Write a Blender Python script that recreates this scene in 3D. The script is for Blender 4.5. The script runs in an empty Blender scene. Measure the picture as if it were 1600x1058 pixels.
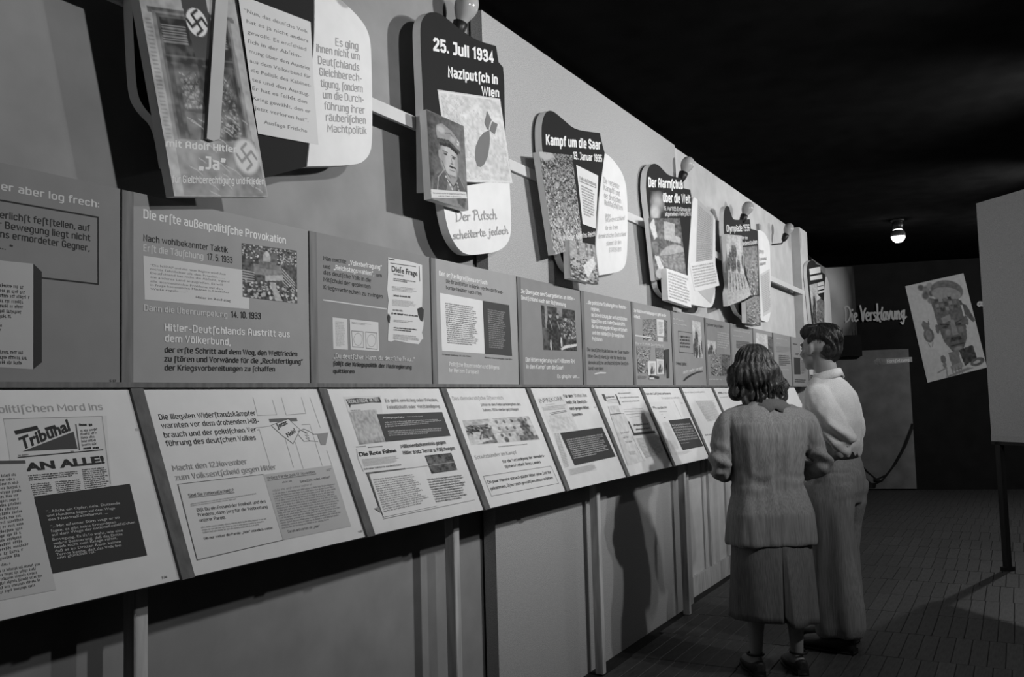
import bpy, bmesh, math, random
import numpy as np
from mathutils import Vector, Matrix, noise
C = bpy.context.scene.collection
sc = bpy.context.scene
PI = math.pi
# ------------------------------------------------------------------ camera, world, lights, exposure
cam = bpy.data.cameras.new('camera'); co = bpy.data.objects.new('camera', cam); C.objects.link(co)
cam.sensor_width = 36; cam.sensor_fit = 'HORIZONTAL'; cam.lens = 36*1400/1600; cam.clip_end = 60
th, pt, ro = .51264, .06998, -.02864
F = Vector((math.cos(th)*math.cos(pt), math.sin(th)*math.cos(pt), math.sin(pt)))
R = Vector((math.sin(th), -math.cos(th), 0)); U = R.cross(F)
R2 = R*math.cos(ro)+U*math.sin(ro); U2 = U*math.cos(ro)-R*math.sin(ro)
m = Matrix((R2, U2, -F)).transposed().to_4x4(); m.translation = (0, 0, 1.4)
co.matrix_world = m; sc.camera = co
w = bpy.data.worlds.new('world'); sc.world = w; w.use_nodes = True
w.node_tree.nodes['Background'].inputs[0].default_value = (1, 1, 1, 1)
w.node_tree.nodes['Background'].inputs[1].default_value = .012
sc.view_settings.view_transform = 'Standard'; sc.view_settings.look = 'None'
sc.view_settings.exposure = 0; sc.view_settings.gamma = 1; sc.view_settings.use_curve_mapping = False
def lamp(x, y, z, watts, r=.05):
    # reflector lamps of the hall, hung opposite the display and aimed at it
    l = bpy.data.lights.new('hall_lamp', 'SPOT'); l.energy = watts; l.shadow_soft_size = r; l.spot_size = math.radians(92); l.spot_blend = 1
    o = bpy.data.objects.new('hall_lamp', l); o.location = (x, y, z)
    o.rotation_euler = Vector((.35, 3.1, -.28)).to_track_quat('-Z', 'Y').to_euler(); C.objects.link(o); return o
LAMPS = [(1.7, -.95, 2.75, 185), (3.7, -1.1, 2.8, 330), (6.0, -1.1, 2.8, 335), (8.6, -.9, 2.85, 280)]
for a in LAMPS: lamp(*a)
for x, y, z, e in ((4.0, -1.8, 3.0, 120), (10.8, -.6, 3.0, 110)):      # unseen fill lights, added to brighten the visitors and the back wall
    l = bpy.data.lights.new('fill_light', 'POINT'); l.energy = e; l.shadow_soft_size = .05; o = bpy.data.objects.new('fill_light', l); o.location = (x, y, z); C.objects.link(o)

# ------------------------------------------------------------------ helpers
_m = {}
def mat(tone, rough=.85, kind='paper', spec=.25):
    key = (round(tone, 3), rough, kind)
    if key in _m: return _m[key]
    M = bpy.data.materials.new(kind); M.use_nodes = True; nt = M.node_tree; N = nt.nodes; K = nt.links
    b = N['Principled BSDF']; b.inputs['Roughness'].default_value = rough
    b.inputs['Specular IOR Level'].default_value = spec
    tc = N.new('ShaderNodeTexCoord'); nz = N.new('ShaderNodeTexNoise'); mr = N.new('ShaderNodeMapRange')
    mp = N.new('ShaderNodeMapping'); K.new(tc.outputs['Object'], mp.inputs[0]); K.new(mp.outputs[0], nz.inputs['Vector'])
    sc_, amp, bump = {'paper': (9, .03, 0), 'board': (14, .035, 0), 'hessian': (260, .30, .25), 'plaster': (6, .10, .08), 'wood': (8, .25, .1),
        'cloth': (420, .28, .3), 'metal': (20, .05, 0), 'floor': (11, .35, .25), 'drape': (5, .2, .2), 'hair': (90, .5, .3), 'skin': (20, .06, .05), 'stripe': (230, .26, .3)}.get(kind, (9, .05, 0))
    if kind == 'wood': mp.inputs['Scale'].default_value = (6, 6, .6)
    if kind == 'floor': mp.inputs['Scale'].default_value = (1, 7, 1)
    if kind == 'hair': mp.inputs['Scale'].default_value = (1, 1, .15)
    if kind == 'stripe': mp.inputs['Scale'].default_value = (1, 1, .03)
    nz.inputs['Scale'].default_value = sc_; nz.inputs['Detail'].default_value = 4
    K.new(nz.outputs[0], mr.inputs[0]); mr.inputs['From Min'].default_value = .3; mr.inputs['From Max'].default_value = .7
    mr.inputs['To Min'].default_value = tone*(1-amp); mr.inputs['To Max'].default_value = tone*(1+amp)
    cc = N.new('ShaderNodeCombineColor')
    for i in range(3): K.new(mr.outputs[0], cc.inputs[i])
    K.new(cc.outputs[0], b.inputs['Base Color'])
    if bump:
        bp = N.new('ShaderNodeBump'); bp.inputs['Strength'].default_value = bump; bp.inputs['Distance'].default_value = .004
        K.new(nz.outputs[0], bp.inputs['Height']); K.new(bp.outputs[0], b.inputs['Normal'])
    _m[key] = M; return M
def picmat(gloss=.55):
    if ('pic', gloss) in _m: return _m['pic', gloss]
    M = bpy.data.materials.new('printed_photo'); M.use_nodes = True; nt = M.node_tree
    a = nt.nodes.new('ShaderNodeAttribute'); a.attribute_name = 'print'; b = nt.nodes['Principled BSDF']
    nt.links.new(a.outputs['Color'], b.inputs['Base Color']); b.inputs['Roughness'].default_value = gloss
    b.inputs['Specular IOR Level'].default_value = .3; _m['pic', gloss] = M; return M
def link(o, parent=None):
    C.objects.link(o)
    if parent is not None: o.parent = parent
    return o
def tag(o, label=None, cat=None, group=None, kind=None):
    for k, v in (('label', label), ('category', cat), ('group', group), ('kind', kind)):
        if v: o[k] = v
    return o
def empty(name, loc=(0, 0, 0), rz=0):
    o = bpy.data.objects.new(name, None); o.location = loc; o.rotation_euler.z = rz; o.empty_display_size = .1; return link(o)
def mesh(name, V, Fc, mats, parent=None, idx=None, smooth=False):
    me = bpy.data.meshes.new(name); me.from_pydata([tuple(v) for v in V], [], Fc)
    for x in (mats if isinstance(mats, list) else [mats]): me.materials.append(x)
    if idx is not None: me.polygons.foreach_set('material_index', idx)
    if smooth: me.polygons.foreach_set('use_smooth', [True]*len(me.polygons))
    me.update(); return link(bpy.data.objects.new(name, me), parent)
def box_vf(x0, x1, y0, y1, z0, z1, off=0):
    V = [(x, y, z) for x in (x0, x1) for y in (y0, y1) for z in (z0, z1)]
    Fc = [(0, 1, 3, 2), (4, 6, 7, 5), (0, 4, 5, 1), (2, 3, 7, 6), (0, 2, 6, 4), (1, 5, 7, 3)]
    return V, [tuple(i+off for i in f) for f in Fc]
def box(name, x0, x1, y0, y1, z0, z1, mt, parent=None, bev=0):
    V, Fc = box_vf(x0, x1, y0, y1, z0, z1)
    o = mesh(name, V, Fc, mt, parent)
    if bev:
        bm = bmesh.new(); bm.from_mesh(o.data); bmesh.ops.bevel(bm, geom=bm.edges[:], offset=bev, segments=2, affect='EDGES'); bm.to_mesh(o.data); bm.free()
    return o
def origin_to(o, p):
    p = Vector(p); o.data.transform(Matrix.Translation(-p)); o.location = p; return o
class Plane:
    def __init__(s, O, a, b): s.O, s.a, s.b = Vector(O), Vector(a), Vector(b); s.n = s.a.cross(s.b)
    def at(s, u, v, h=0): return s.O+s.a*u+s.b*v+s.n*h
    def moved(s, y): return Plane((0, y, 0), s.a, s.b)
_d = Vector((0, .189, .4645)).normalized()
PLANES = {'U': Plane((0, 1.99, 0), (1, 0, 0), (0, 0, 1)), 'B': Plane((0, 1.96, 0), (1, 0, 0), (0, 0, 1)), 'L': Plane((0, 1.780, .9965), (1, 0, 0), _d)}
_wd = Vector((14.075-13.6, .409-2.044, 0)).normalized()
PLANES['W'] = Plane((13.6, 2.044, 0), _wd, (0, 0, 1))

# text and print builders: every one returns vertices in plane coordinates
_tc = {}
def glyphs(s, bold):
    if (s, bold) not in _tc:
        c = bpy.data.curves.new('t', 'FONT'); c.body = s; c.resolution_u = 2; c.offset = bold
        o = bpy.data.objects.new('t', c); me = bpy.data.meshes.new_from_object(o)
        V = np.array([v.co[:2] for v in me.vertices]); _tc[s, bold] = (V, [tuple(p.vertices) for p in me.polygons])
        bpy.data.objects.remove(o); bpy.data.curves.remove(c); bpy.data.meshes.remove(me)
    return _tc[s, bold]
def rot2(V, ang, u, v):
    c, s = math.cos(ang), math.sin(ang)
    return np.stack([u+V[:, 0]*c-V[:, 1]*s, v+V[:, 0]*s+V[:, 1]*c], 1)
def text_vf(s, u, v, wd, h, ang, bold, shear):
    V, Fc = glyphs(s, bold); V = V.copy()
    V[:, 0] = (V[:, 0]-V[:, 0].min())/max(1e-6, V[:, 0].max()-V[:, 0].min())*wd; V[:, 1] *= h/.71
    V[:, 0] += V[:, 1]*shear
    # keep the letters upright while the baseline follows its slope
    X = np.stack([u+V[:, 0]*math.cos(ang), v+V[:, 0]*math.sin(ang)+V[:, 1]], 1) if abs(ang) < .2 else rot2(V, ang, u, v)
    return X, Fc
def bil(q, s, t):   # q: top left, top right, bottom right, bottom left
    q = np.array(q); s = np.asarray(s)[..., None]; t = np.asarray(t)[..., None]
    return q[0]*(1-s)*(1-t)+q[1]*s*(1-t)+q[2]*s*t+q[3]*(1-s)*t
def strokes_vf(q, n, fill, seed, fat):
    rnd = random.Random(seed); S = []; qa = np.array(q)
    wd = np.hypot(*(qa[1]-qa[0])); hh = np.hypot(*(qa[3]-qa[0])); lh = hh/n
    cw = lh*.34*(1.5 if fat > .48 and n == 1 else 1); step = cw/max(wd, 1e-6)
    for i in range(n):
        x = 0; end = fill+rnd.uniform(-.1, .08) if i < n-1 else fill*rnd.uniform(.6, 1)
        end = min(end, 1)
        while x < end:
            for k in range(rnd.randint(2, 9)):
                if x >= end: break
                top = .22-(.16 if rnd.random() < .25 else 0); bot = .74+(.16 if rnd.random() < .12 else 0)
                t0, t1 = (i+top)/n, (i+bot)/n
                S.append((x, t0, x+step*fat*1.2, t1))
                if rnd.random() < .75:
                    tm = rnd.choice([(i+.22)/n, (i+.62)/n, (i+.42)/n]); S.append((x, tm, x+step*.85, tm+.13/n))
                x += step
            x += step*.9
    S = np.array(S)
    P = np.stack([bil(q, S[:, a], S[:, b]) for a, b in ((0, 3), (2, 3), (2, 1), (0, 1))], 1).reshape(-1, 2)
    return P, [tuple(range(4*i, 4*i+4)) for i in range(len(S))]
def line_vf(P, wd):
    V = []; Fc = []
    for a, b in zip(P[:-1], P[1:]):
        a = np.array(a, float); b = np.array(b, float); d = b-a; l = np.hypot(*d)
        if l < 1e-6: continue
        d /= l; n = np.array([-d[1], d[0]])*wd/2; e = d*wd*.4; k = len(V)
        V += [a-e-n, b+e-n, b+e+n, a-e+n]; Fc.append((k, k+1, k+2, k+3))
    return np.array(V), Fc
# ------------------------------------------------------------------ narrow rounded poster alphabet, drawn as pen strokes (cap height 1)
def _ov(x0, x1, y0, y1, c=.11): return [(x0+c, y0), (x1-c, y0), (x1, y0+c), (x1, y1-c), (x1-c, y1), (x0+c, y1), (x0, y1-c), (x0, y0+c), (x0+c, y0)]
_X = .72; _w = .34; _W = .40
def _arch(x0, x1): return [(x0, _X-.14), (x0+.1, _X), (x1-.1, _X), (x1, _X-.11), (x1, 0)]
NF = {
 'a': ([[(.02, _X), (_w-.1, _X), (_w, _X-.1), (_w, 0)], [(_w, .4), (.1, .4), (0, .3), (0, .1), (.1, 0), (_w-.1, 0), (_w, .1)]], _w),
 'b': ([[(0, 1), (0, 0)], _ov(0, _w, 0, _X)], _w), 'c': ([[(_w, _X-.13), (_w-.1, _X), (.1, _X), (0, _X-.1), (0, .1), (.1, 0), (_w-.1, 0), (_w, .13)]], _w),
 'd': ([[(_w, 1), (_w, 0)], _ov(0, _w, 0, _X)], _w), 'e': ([[(0, .36), (_w, .36), (_w, _X-.1), (_w-.1, _X), (.1, _X), (0, _X-.1), (0, .1), (.1, 0), (_w-.04, 0)]], _w),
 'f': ([[(.26, 1), (.15, 1), (.07, .9), (.07, 0)], [(-.03, _X), (.22, _X)]], .2), 'ſ': ([[(.28, 1), (.16, 1), (.07, .9), (.07, -.26)]], .17),
 'g': ([[(_w, _X), (_w, -.16), (_w-.1, -.27), (.04, -.27)], _ov(0, _w, 0, _X)], _w), 'h': ([[(0, 1), (0, 0)], _arch(0, _w)], _w),
 'i': ([[(0, _X), (0, 0)], [(0, .9), (0, .98)]], 0), 'j': ([[(.04, _X), (.04, -.2), (-.05, -.27)], [(.04, .9), (.04, .98)]], .04),
 'k': ([[(0, 1), (0, 0)], [(.3, _X), (.02, .36)], [(.1, .42), (.32, 0)]], .32), 'l': ([[(0, 1), (0, 0)]], 0),
 'm': ([[(0, _X), (0, 0)], _arch(0, .32), _arch(.32, .64)], .64), 'n': ([[(0, _X), (0, 0)], _arch(0, _w)], _w), 'o': ([_ov(0, _w, 0, _X)], _w),
 'p': ([[(0, _X), (0, -.27)], _ov(0, _w, 0, _X)], _w), 'q': ([[(_w, _X), (_w, -.27)], _ov(0, _w, 0, _X)], _w), 'r': ([[(0, _X), (0, 0)], [(0, _X-.14), (.1, _X), (.24, _X)]], .22),
 's': ([[(.29, _X-.06), (.2, _X), (.1, _X), (.01, _X-.1), (.03, .44), (.27, .3), (.3, .12), (.2, 0), (.1, 0), (0, .07)]], .3),
 't': ([[(.07, .93), (.07, .1), (.15, 0), (.24, 0)], [(-.03, _X), (.22, _X)]], .22), 'u': ([[(0, _X), (0, .1), (.1, 0), (_w-.1, 0), (_w, .12)], [(_w, _X), (_w, 0)]], _w),
 'v': ([[(0, _X), (.17, 0), (.34, _X)]], .34), 'w': ([[(0, _X), (.14, 0), (.31, _X), (.48, 0), (.62, _X)]], .62), 'x': ([[(0, _X), (.32, 0)], [(.32, _X), (0, 0)]], .32),
 'y': ([[(0, _X), (.17, .04)], [(.34, _X), (.1, -.27)]], .34), 'z': ([[(0, _X), (.3, _X), (0, 0), (.31, 0)]], .31),
 'ß': ([[(0, -.05), (0, .88), (.1, 1), (.24, 1), (.32, .9), (.32, .66), (.2, .54), (.34, .4), (.36, .12), (.26, 0), (.14, 0)]], .36),
 'A': ([[(0, 0), (0, .8), (.12, 1), (_W-.12, 1), (_W, .8), (_W, 0)], [(0, .4), (_W, .4)]], _W), 'B': ([[(0, 0), (0, 1), (.28, 1), (.37, .88), (.37, .64), (.26, .54), (0, .54)], [(.26, .54), (_W, .42), (_W, .12), (.28, 0), (0, 0)]], _W),
 'C': ([[(_W, .84), (_W-.11, 1), (.11, 1), (0, .87), (0, .13), (.11, 0), (_W-.11, 0), (_W, .16)]], _W), 'D': ([[(0, 0), (0, 1), (.26, 1), (_W, .85), (_W, .15), (.26, 0), (0, 0)]], _W),
 'E': ([[(.34, 1), (0, 1), (0, 0), (.34, 0)], [(0, .52), (.3, .52)]], .34), 'F': ([[(.34, 1), (0, 1), (0, 0)], [(0, .52), (.3, .52)]], .32),
 'G': ([[(_W, .84), (_W-.11, 1), (.11, 1), (0, .87), (0, .13), (.11, 0), (_W-.11, 0), (_W, .13), (_W, .48), (.22, .48)]], _W), 'H': ([[(0, 0), (0, 1)], [(_W, 0), (_W, 1)], [(0, .52), (_W, .52)]], _W),
 'I': ([[(0, 0), (0, 1)]], 0), 'J': ([[(.02, 1), (.26, 1), (.26, .12), (.16, 0), (0, 0)]], .26), 'K': ([[(0, 0), (0, 1)], [(_W, 1), (.03, .46)], [(.14, .58), (_W, 0)]], _W),
 'L': ([[(0, 1), (0, 0), (.32, 0)]], .32), 'M': ([[(0, 0), (0, 1), (.3, .3), (.6, 1), (.6, 0)]], .6), 'N': ([[(0, 0), (0, 1), (_W, 0), (_W, 1)]], _W), 'O': ([_ov(0, _W, 0, 1, .13)], _W),
 'P': ([[(0, 0), (0, 1), (.28, 1), (_W, .87), (_W, .58), (.28, .46), (0, .46)]], _W), 'Q': ([_ov(0, _W, 0, 1, .13), [(.26, .2), (.44, -.06)]], _W),
 'R': ([[(0, 0), (0, 1), (.28, 1), (_W, .87), (_W, .6), (.28, .48), (0, .48)], [(.2, .48), (_W, 0)]], _W), 'S': ([[(_W, .85), (_W-.11, 1), (.11, 1), (0, .87), (0, .65), (.1, .55), (.3, .46), (_W, .34), (_W, .13), (_W-.11, 0), (.11, 0), (0, .15)]], _W),
 'T': ([[(0, 1), (.4, 1)], [(.2, 1), (.2, 0)]], _W), 'U': ([[(0, 1), (0, .13), (.11, 0), (_W-.11, 0), (_W, .13), (_W, 1)]], _W), 'V': ([[(0, 1), (.2, 0), (.4, 1)]], _W),
 'W': ([[(0, 1), (.17, 0), (.36, 1), (.55, 0), (.72, 1)]], .72), 'X': ([[(0, 1), (.4, 0)], [(.4, 1), (0, 0)]], _W), 'Y': ([[(0, 1), (.2, .5), (.4, 1)], [(.2, .5), (.2, 0)]], _W), 'Z': ([[(0, 1), (.37, 1), (0, 0), (.38, 0)]], .38),
 '0': ([_ov(0, .36, 0, 1, .12)], .36), '1': ([[(0, .84), (.17, 1), (.17, 0)]], .2), '2': ([[(0, .82), (.1, 1), (.26, 1), (.36, .86), (.34, .6), (0, .06), (0, 0), (.37, 0)]], .36),
 '3': ([[(0, .84), (.1, 1), (.26, 1), (.35, .88), (.35, .64), (.22, .54), (.1, .54)], [(.22, .54), (.36, .42), (.36, .13), (.26, 0), (.1, 0), (0, .15)]], .36), '4': ([[(.28, 0), (.28, 1), (0, .26), (.4, .26)]], .38),
 '5': ([[(.35, 1), (.03, 1), (.01, .52), (.12, .6), (.26, .6), (.36, .48), (.36, .13), (.26, 0), (.1, 0), (0, .12)]], .36), '6': ([[(.34, .86), (.26, 1), (.1, 1), (0, .87), (0, .13), (.1, 0), (.26, 0), (.36, .13), (.36, .42), (.26, .55), (.02, .5)]], .36),
 '7': ([[(0, 1), (.36, 1), (.14, 0)]], .36), '8': ([_ov(0.02, .34, .54, 1, .1), _ov(0, .36, 0, .54, .1)], .36), '9': ([[(.02, .14), (.1, 0), (.26, 0), (.36, .13), (.36, .87), (.26, 1), (.1, 1), (0, .87), (0, .58), (.1, .46), (.34, .5)]], .36),
 '.': ([[(0, 0), (0, .05)]], 0), ',': ([[(.03, .05), (0, -.14)]], .03), ':': ([[(0, .05), (0, .1)], [(0, .6), (0, .65)]], 0), '-': ([[(0, .36), (.2, .36)]], .2), '!': ([[(0, 1), (0, .3)], [(0, 0), (0, .05)]], 0), '?': ([[(0, .85), (.1, 1), (.25, 1), (.33, .85), (.33, .65), (.17, .45), (.17, .28)], [(.17, 0), (.17, .05)]], .33),
 '„': ([[(.04, .06), (0, -.16)], [(.2, .06), (.16, -.16)]], .2), '“': ([[(0, .76), (.04, 1)], [(.16, .76), (.2, 1)]], .2), '”': ([[(.04, 1), (0, .76)], [(.2, 1), (.16, .76)]], .2), '(': ([[(.12, 1.05), (0, .8), (0, .15), (.12, -.1)]], .12), ')': ([[(0, 1.05), (.12, .8), (.12, .15), (0, -.1)]], .12)}
for _a, _b, _h in (('ä', 'a', .9), ('ö', 'o', .9), ('ü', 'u', .9), ('Ä', 'A', 1.14), ('Ö', 'O', 1.14), ('Ü', 'U', 1.14)):
    s_, w_ = NF[_b]; NF[_a] = (s_+[[(.09, _h), (.09, _h+.05)], [(w_-.09, _h), (w_-.09, _h+.05)]], w_)
def narrow_vf(s, u, v, wd, h, ang, bold, shear):
    sw = .105+bold*1.25; gap = .12+sw*.75; V = []; Fc = []; x = sw/2
    for c in s:
        if c == ' ': x += .22+sw*.3; continue
        st, adv = NF.get(c, NF['-'])
        for k_, P in enumerate(st):
            a, f = pen_vf([(x+p[0], p[1]*(1-sw)+sw/2 if p[1] >= 0 else p[1]+sw/2) for p in P], sw, k_*.00008)
            if len(a): Fc += [tuple(i+len(V) for i in q) for q in f]; V += list(a)
        x += adv+gap
    V = np.array(V); tot = x-gap+sw/2; V[:, 0] *= wd/tot; V[:, 1] *= h; V[:, 0] += V[:, 1]*shear
    return np.stack([u+V[:, 0]*math.cos(ang), v+V[:, 0]*math.sin(ang)+V[:, 1], V[:, 2]], 1), Fc

def pen_vf(P, wd, lay=0, cap=.35):
    # one stroke as a mitred strip, on its own hair-thin layer so crossing strokes never share a plane
    Q = [np.array(P[0], float)]
    for p in P[1:]:
        if np.hypot(*(np.array(p)-Q[-1])) > 1e-5: Q.append(np.array(p, float))
    if len(Q) < 2: return [], []
    closed = np.hypot(*(Q[0]-Q[-1])) < 1e-5; D = [(b-a)/np.hypot(*(b-a)) for a, b in zip(Q[:-1], Q[1:])]
    if not closed: Q[0] = Q[0]-D[0]*wd*cap; Q[-1] = Q[-1]+D[-1]*wd*cap
    V = []
    for i, q in enumerate(Q):
        a = D[i-1] if i > 0 else (D[-1] if closed else D[0]); b = D[i] if i < len(D) else (D[0] if closed else D[-1])
        n1 = np.array([-a[1], a[0]]); n2 = np.array([-b[1], b[0]]); n = n1+n2; l = np.hypot(*n)
        if l < .3: n = n1
        else: n = n/l; n = n/max(.55, n @ n1)
        V += [(*(q+n*wd/2), lay+i*.00001), (*(q-n*wd/2), lay+i*.00001)]
    return V, [(2*i, 2*i+1, 2*i+3, 2*i+2) for i in range(len(Q)-1)]
# a small hand-drawn brush alphabet (x height .5, cap height 1)
GL = {
 'D': ([[(.05, .95), (.08, .5), (.02, 0), (.02, .02)], [(-.05, .9), (.25, 1), (.5, .75), (.48, .35), (.25, .05), (.02, 0)]], .58),
 'e': ([[(.05, .25), (.28, .32), (.3, .46), (.18, .52), (.06, .35), (.07, .1), (.2, 0), (.36, .08)]], .38),
 'r': ([[(.05, .5), (.08, .25), (.07, 0)], [(.08, .3), (.18, .48), (.32, .48)]], .32),
 'P': ([[(.12, .95), (.12, .5), (.05, 0)], [(-.02, .85), (.2, 1), (.42, .88), (.4, .6), (.12, .5)]], .46),
 'u': ([[(.05, .5), (.04, .15), (.14, 0), (.26, .12), (.33, .5)], [(.33, .5), (.3, .15), (.36, .02)]], .42),
 't': ([[(.18, .85), (.12, .3), (.16, .04), (.28, .06)], [(.0, .52), (.32, .56)]], .3),
 's': ([[(.3, .46), (.16, .5), (.1, .36), (.24, .22), (.22, .05), (.04, .02)]], .32),
 'c': ([[(.3, .42), (.18, .5), (.06, .3), (.08, .06), (.2, 0), (.33, .08)]], .34),
 'h': ([[(.1, 1), (.1, .5), (.05, 0)], [(.08, .25), (.2, .48), (.3, .4), (.28, 0), (.38, .04)]], .42),
 'i': ([[(.08, .5), (.07, .1), (.14, .02)], [(.12, .72), (.15, .78)]], .2),
 'j': ([[(.15, .5), (.14, 0), (.06, -.35), (-.1, -.3)], [(.18, .72), (.21, .78)]], .26),
 'd': ([[(.3, .42), (.16, .5), (.04, .25), (.12, 0), (.28, .15)], [(.42, 1), (.3, .5), (.27, .1), (.38, .02)]], .44),
 'o': ([[(.2, .5), (.06, .3), (.1, .03), (.24, .03), (.32, .3), (.2, .5), (.36, .48)]], .4),
 'V': ([[(0, 1), (.1, .5), (.16, 0), (.3, .5), (.46, .8)]], .42),
 'k': ([[(.12, 1.05), (.1, .5), (.04, -.05)], [(.34, .5), (.1, .25), (.3, -.12)]], .36),
 'l': ([[(.22, .8), (.08, .4), (.06, .08), (.16, .02)]], .2),
 'a': ([[(.3, .42), (.16, .5), (.04, .25), (.1, 0), (.24, .12), (.32, .5)], [(.32, .5), (.28, .1), (.36, .02)]], .42),
 'v': ([[(.03, .5), (.12, .02), (.3, .5), (.38, .46)]], .38),
 'n': ([[(.05, .5), (.06, 0)], [(.06, .25), (.2, .5), (.28, .4), (.26, .04), (.36, .02)]], .4),
 'g': ([[(.32, .44), (.18, .5), (.06, .3), (.14, .08), (.3, .3)], [(.36, .55), (.28, 0), (.16, -.32), (0, -.22)], [(.2, -.05), (.5, .12)]], .46),
 ' ': ([], .3)}
def crom(P, k=5):
    P = [np.array(p, float) for p in P]
    if len(P) < 3: return P
    E = [2*P[0]-P[1]]+P+[2*P[-1]-P[-2]]; out = []
    for i in range(1, len(E)-2):
        a, b, c, d = E[i-1:i+3]
        for j in range(k):
            t = j/k; out.append(.5*((2*b)+(c-a)*t+(2*a-5*b+4*c-d)*t*t+(3*b-a-3*c+d)*t**3))
    return out+[P[-1]]
def hand_vf(s, u, v, wd, h, ang, w_):
    V = []; Fc = []; x = 0; tot = sum(GL[c][1] for c in s)
    for c in s:
        st, adv = GL[c]
        for P in st:
            pl = [((x+p[0])/tot*wd, p[1]*h) for p in crom(P)]
            a, f = pen_vf(pl, w_, (len(V) % 3)*.00008)
            if len(a): Fc += [tuple(i+len(V) for i in q) for q in f]; V += list(a)
        x += adv
    V = np.array(V); return np.column_stack([rot2(V, ang, u, v), V[:, 2]]), Fc
# ------------------------------------------------------------------ printed pictures, painted as flat grey values
class Cv:
    def __init__(s, W, H, v=.3): s.W, s.H = W, H; s.a = np.full((H, W), float(v)); s.Y, s.X = np.mgrid[0:H, 0:W]; s.X = s.X/(W-1); s.Y = s.Y/(H-1)
    def put(s, mk, v): mk = np.clip(mk, 0, 1); s.a = s.a*(1-mk)+v*mk
    def ell(s, cx, cy, rx, ry, v, ang=0, soft=.08):
        c, q = math.cos(ang), math.sin(ang); dx = (s.X-cx); dy = (s.Y-cy)*s.H/s.W
        a = (dx*c+dy*q)/rx; b = (-dx*q+dy*c)/(ry*s.H/s.W); s.put((1-np.sqrt(a*a+b*b))/soft+.5, v)
    def poly(s, P, v):
        ins = np.zeros_like(s.a, bool); n = len(P)
        for i in range(n):
            (x0, y0), (x1, y1) = P[i], P[(i+1) % n]
            if y0 == y1: continue
            cr = ((s.Y >= min(y0, y1)) & (s.Y < max(y0, y1))); xi = x0+(s.Y-y0)/(y1-y0)*(x1-x0); ins ^= cr & (s.X < xi)
        s.put(ins.astype(float), v)
    def line(s, P, wd, v):
        for (x0, y0), (x1, y1) in zip(P[:-1], P[1:]):
            k = s.H/s.W; dx, dy = x1-x0, (y1-y0)*k; L2 = dx*dx+dy*dy+1e-9
            t = np.clip(((s.X-x0)*dx+(s.Y-y0)*k*dy)/L2, 0, 1); d = np.hypot(s.X-x0-t*dx, (s.Y-y0)*k-t*dy); s.put((wd-d)/(.6/s.W)+.5, v)
    def noise(s, cells, amp, seed, stretch=1):
        r = np.random.RandomState(seed); gx, gy = max(2, int(cells)), max(2, int(cells*s.H/s.W*stretch)); g = r.rand(gy+2, gx+2)
        x, y = s.X*gx, s.Y*gy; i, j = x.astype(int), y.astype(int); u, v = x-i, y-j
        n = g[j, i]*(1-u)*(1-v)+g[j, i+1]*u*(1-v)+g[j+1, i]*(1-u)*v+g[j+1, i+1]*u*v
        s.a = s.a+(n-.5)*amp; return n
    def heads(s, y0, y1, r0, r1, seed, lo=.03, hi=.5, n=200, x0=0, x1=1):
        r = np.random.RandomState(seed)
        for k in sorted(r.rand(n)):
            y = y0+(y1-y0)*k; x = x0+(x1-x0)*r.rand(); q = r0+(r1-r0)*k
            s.ell(x, y+q*1.5, q*1.3, q*1.6*s.W/s.H, lo+r.rand()*.08, soft=.3); s.ell(x, y, q*.7, q*.9*s.W/s.H, hi*(.5+.5*r.rand()), soft=.4)
            if r.rand() < .6: s.ell(x, y-q*.5, q*.75, q*.5*s.W/s.H, lo, soft=.3)
    def done(s): return np.clip(s.a, .008, .72)
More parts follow.
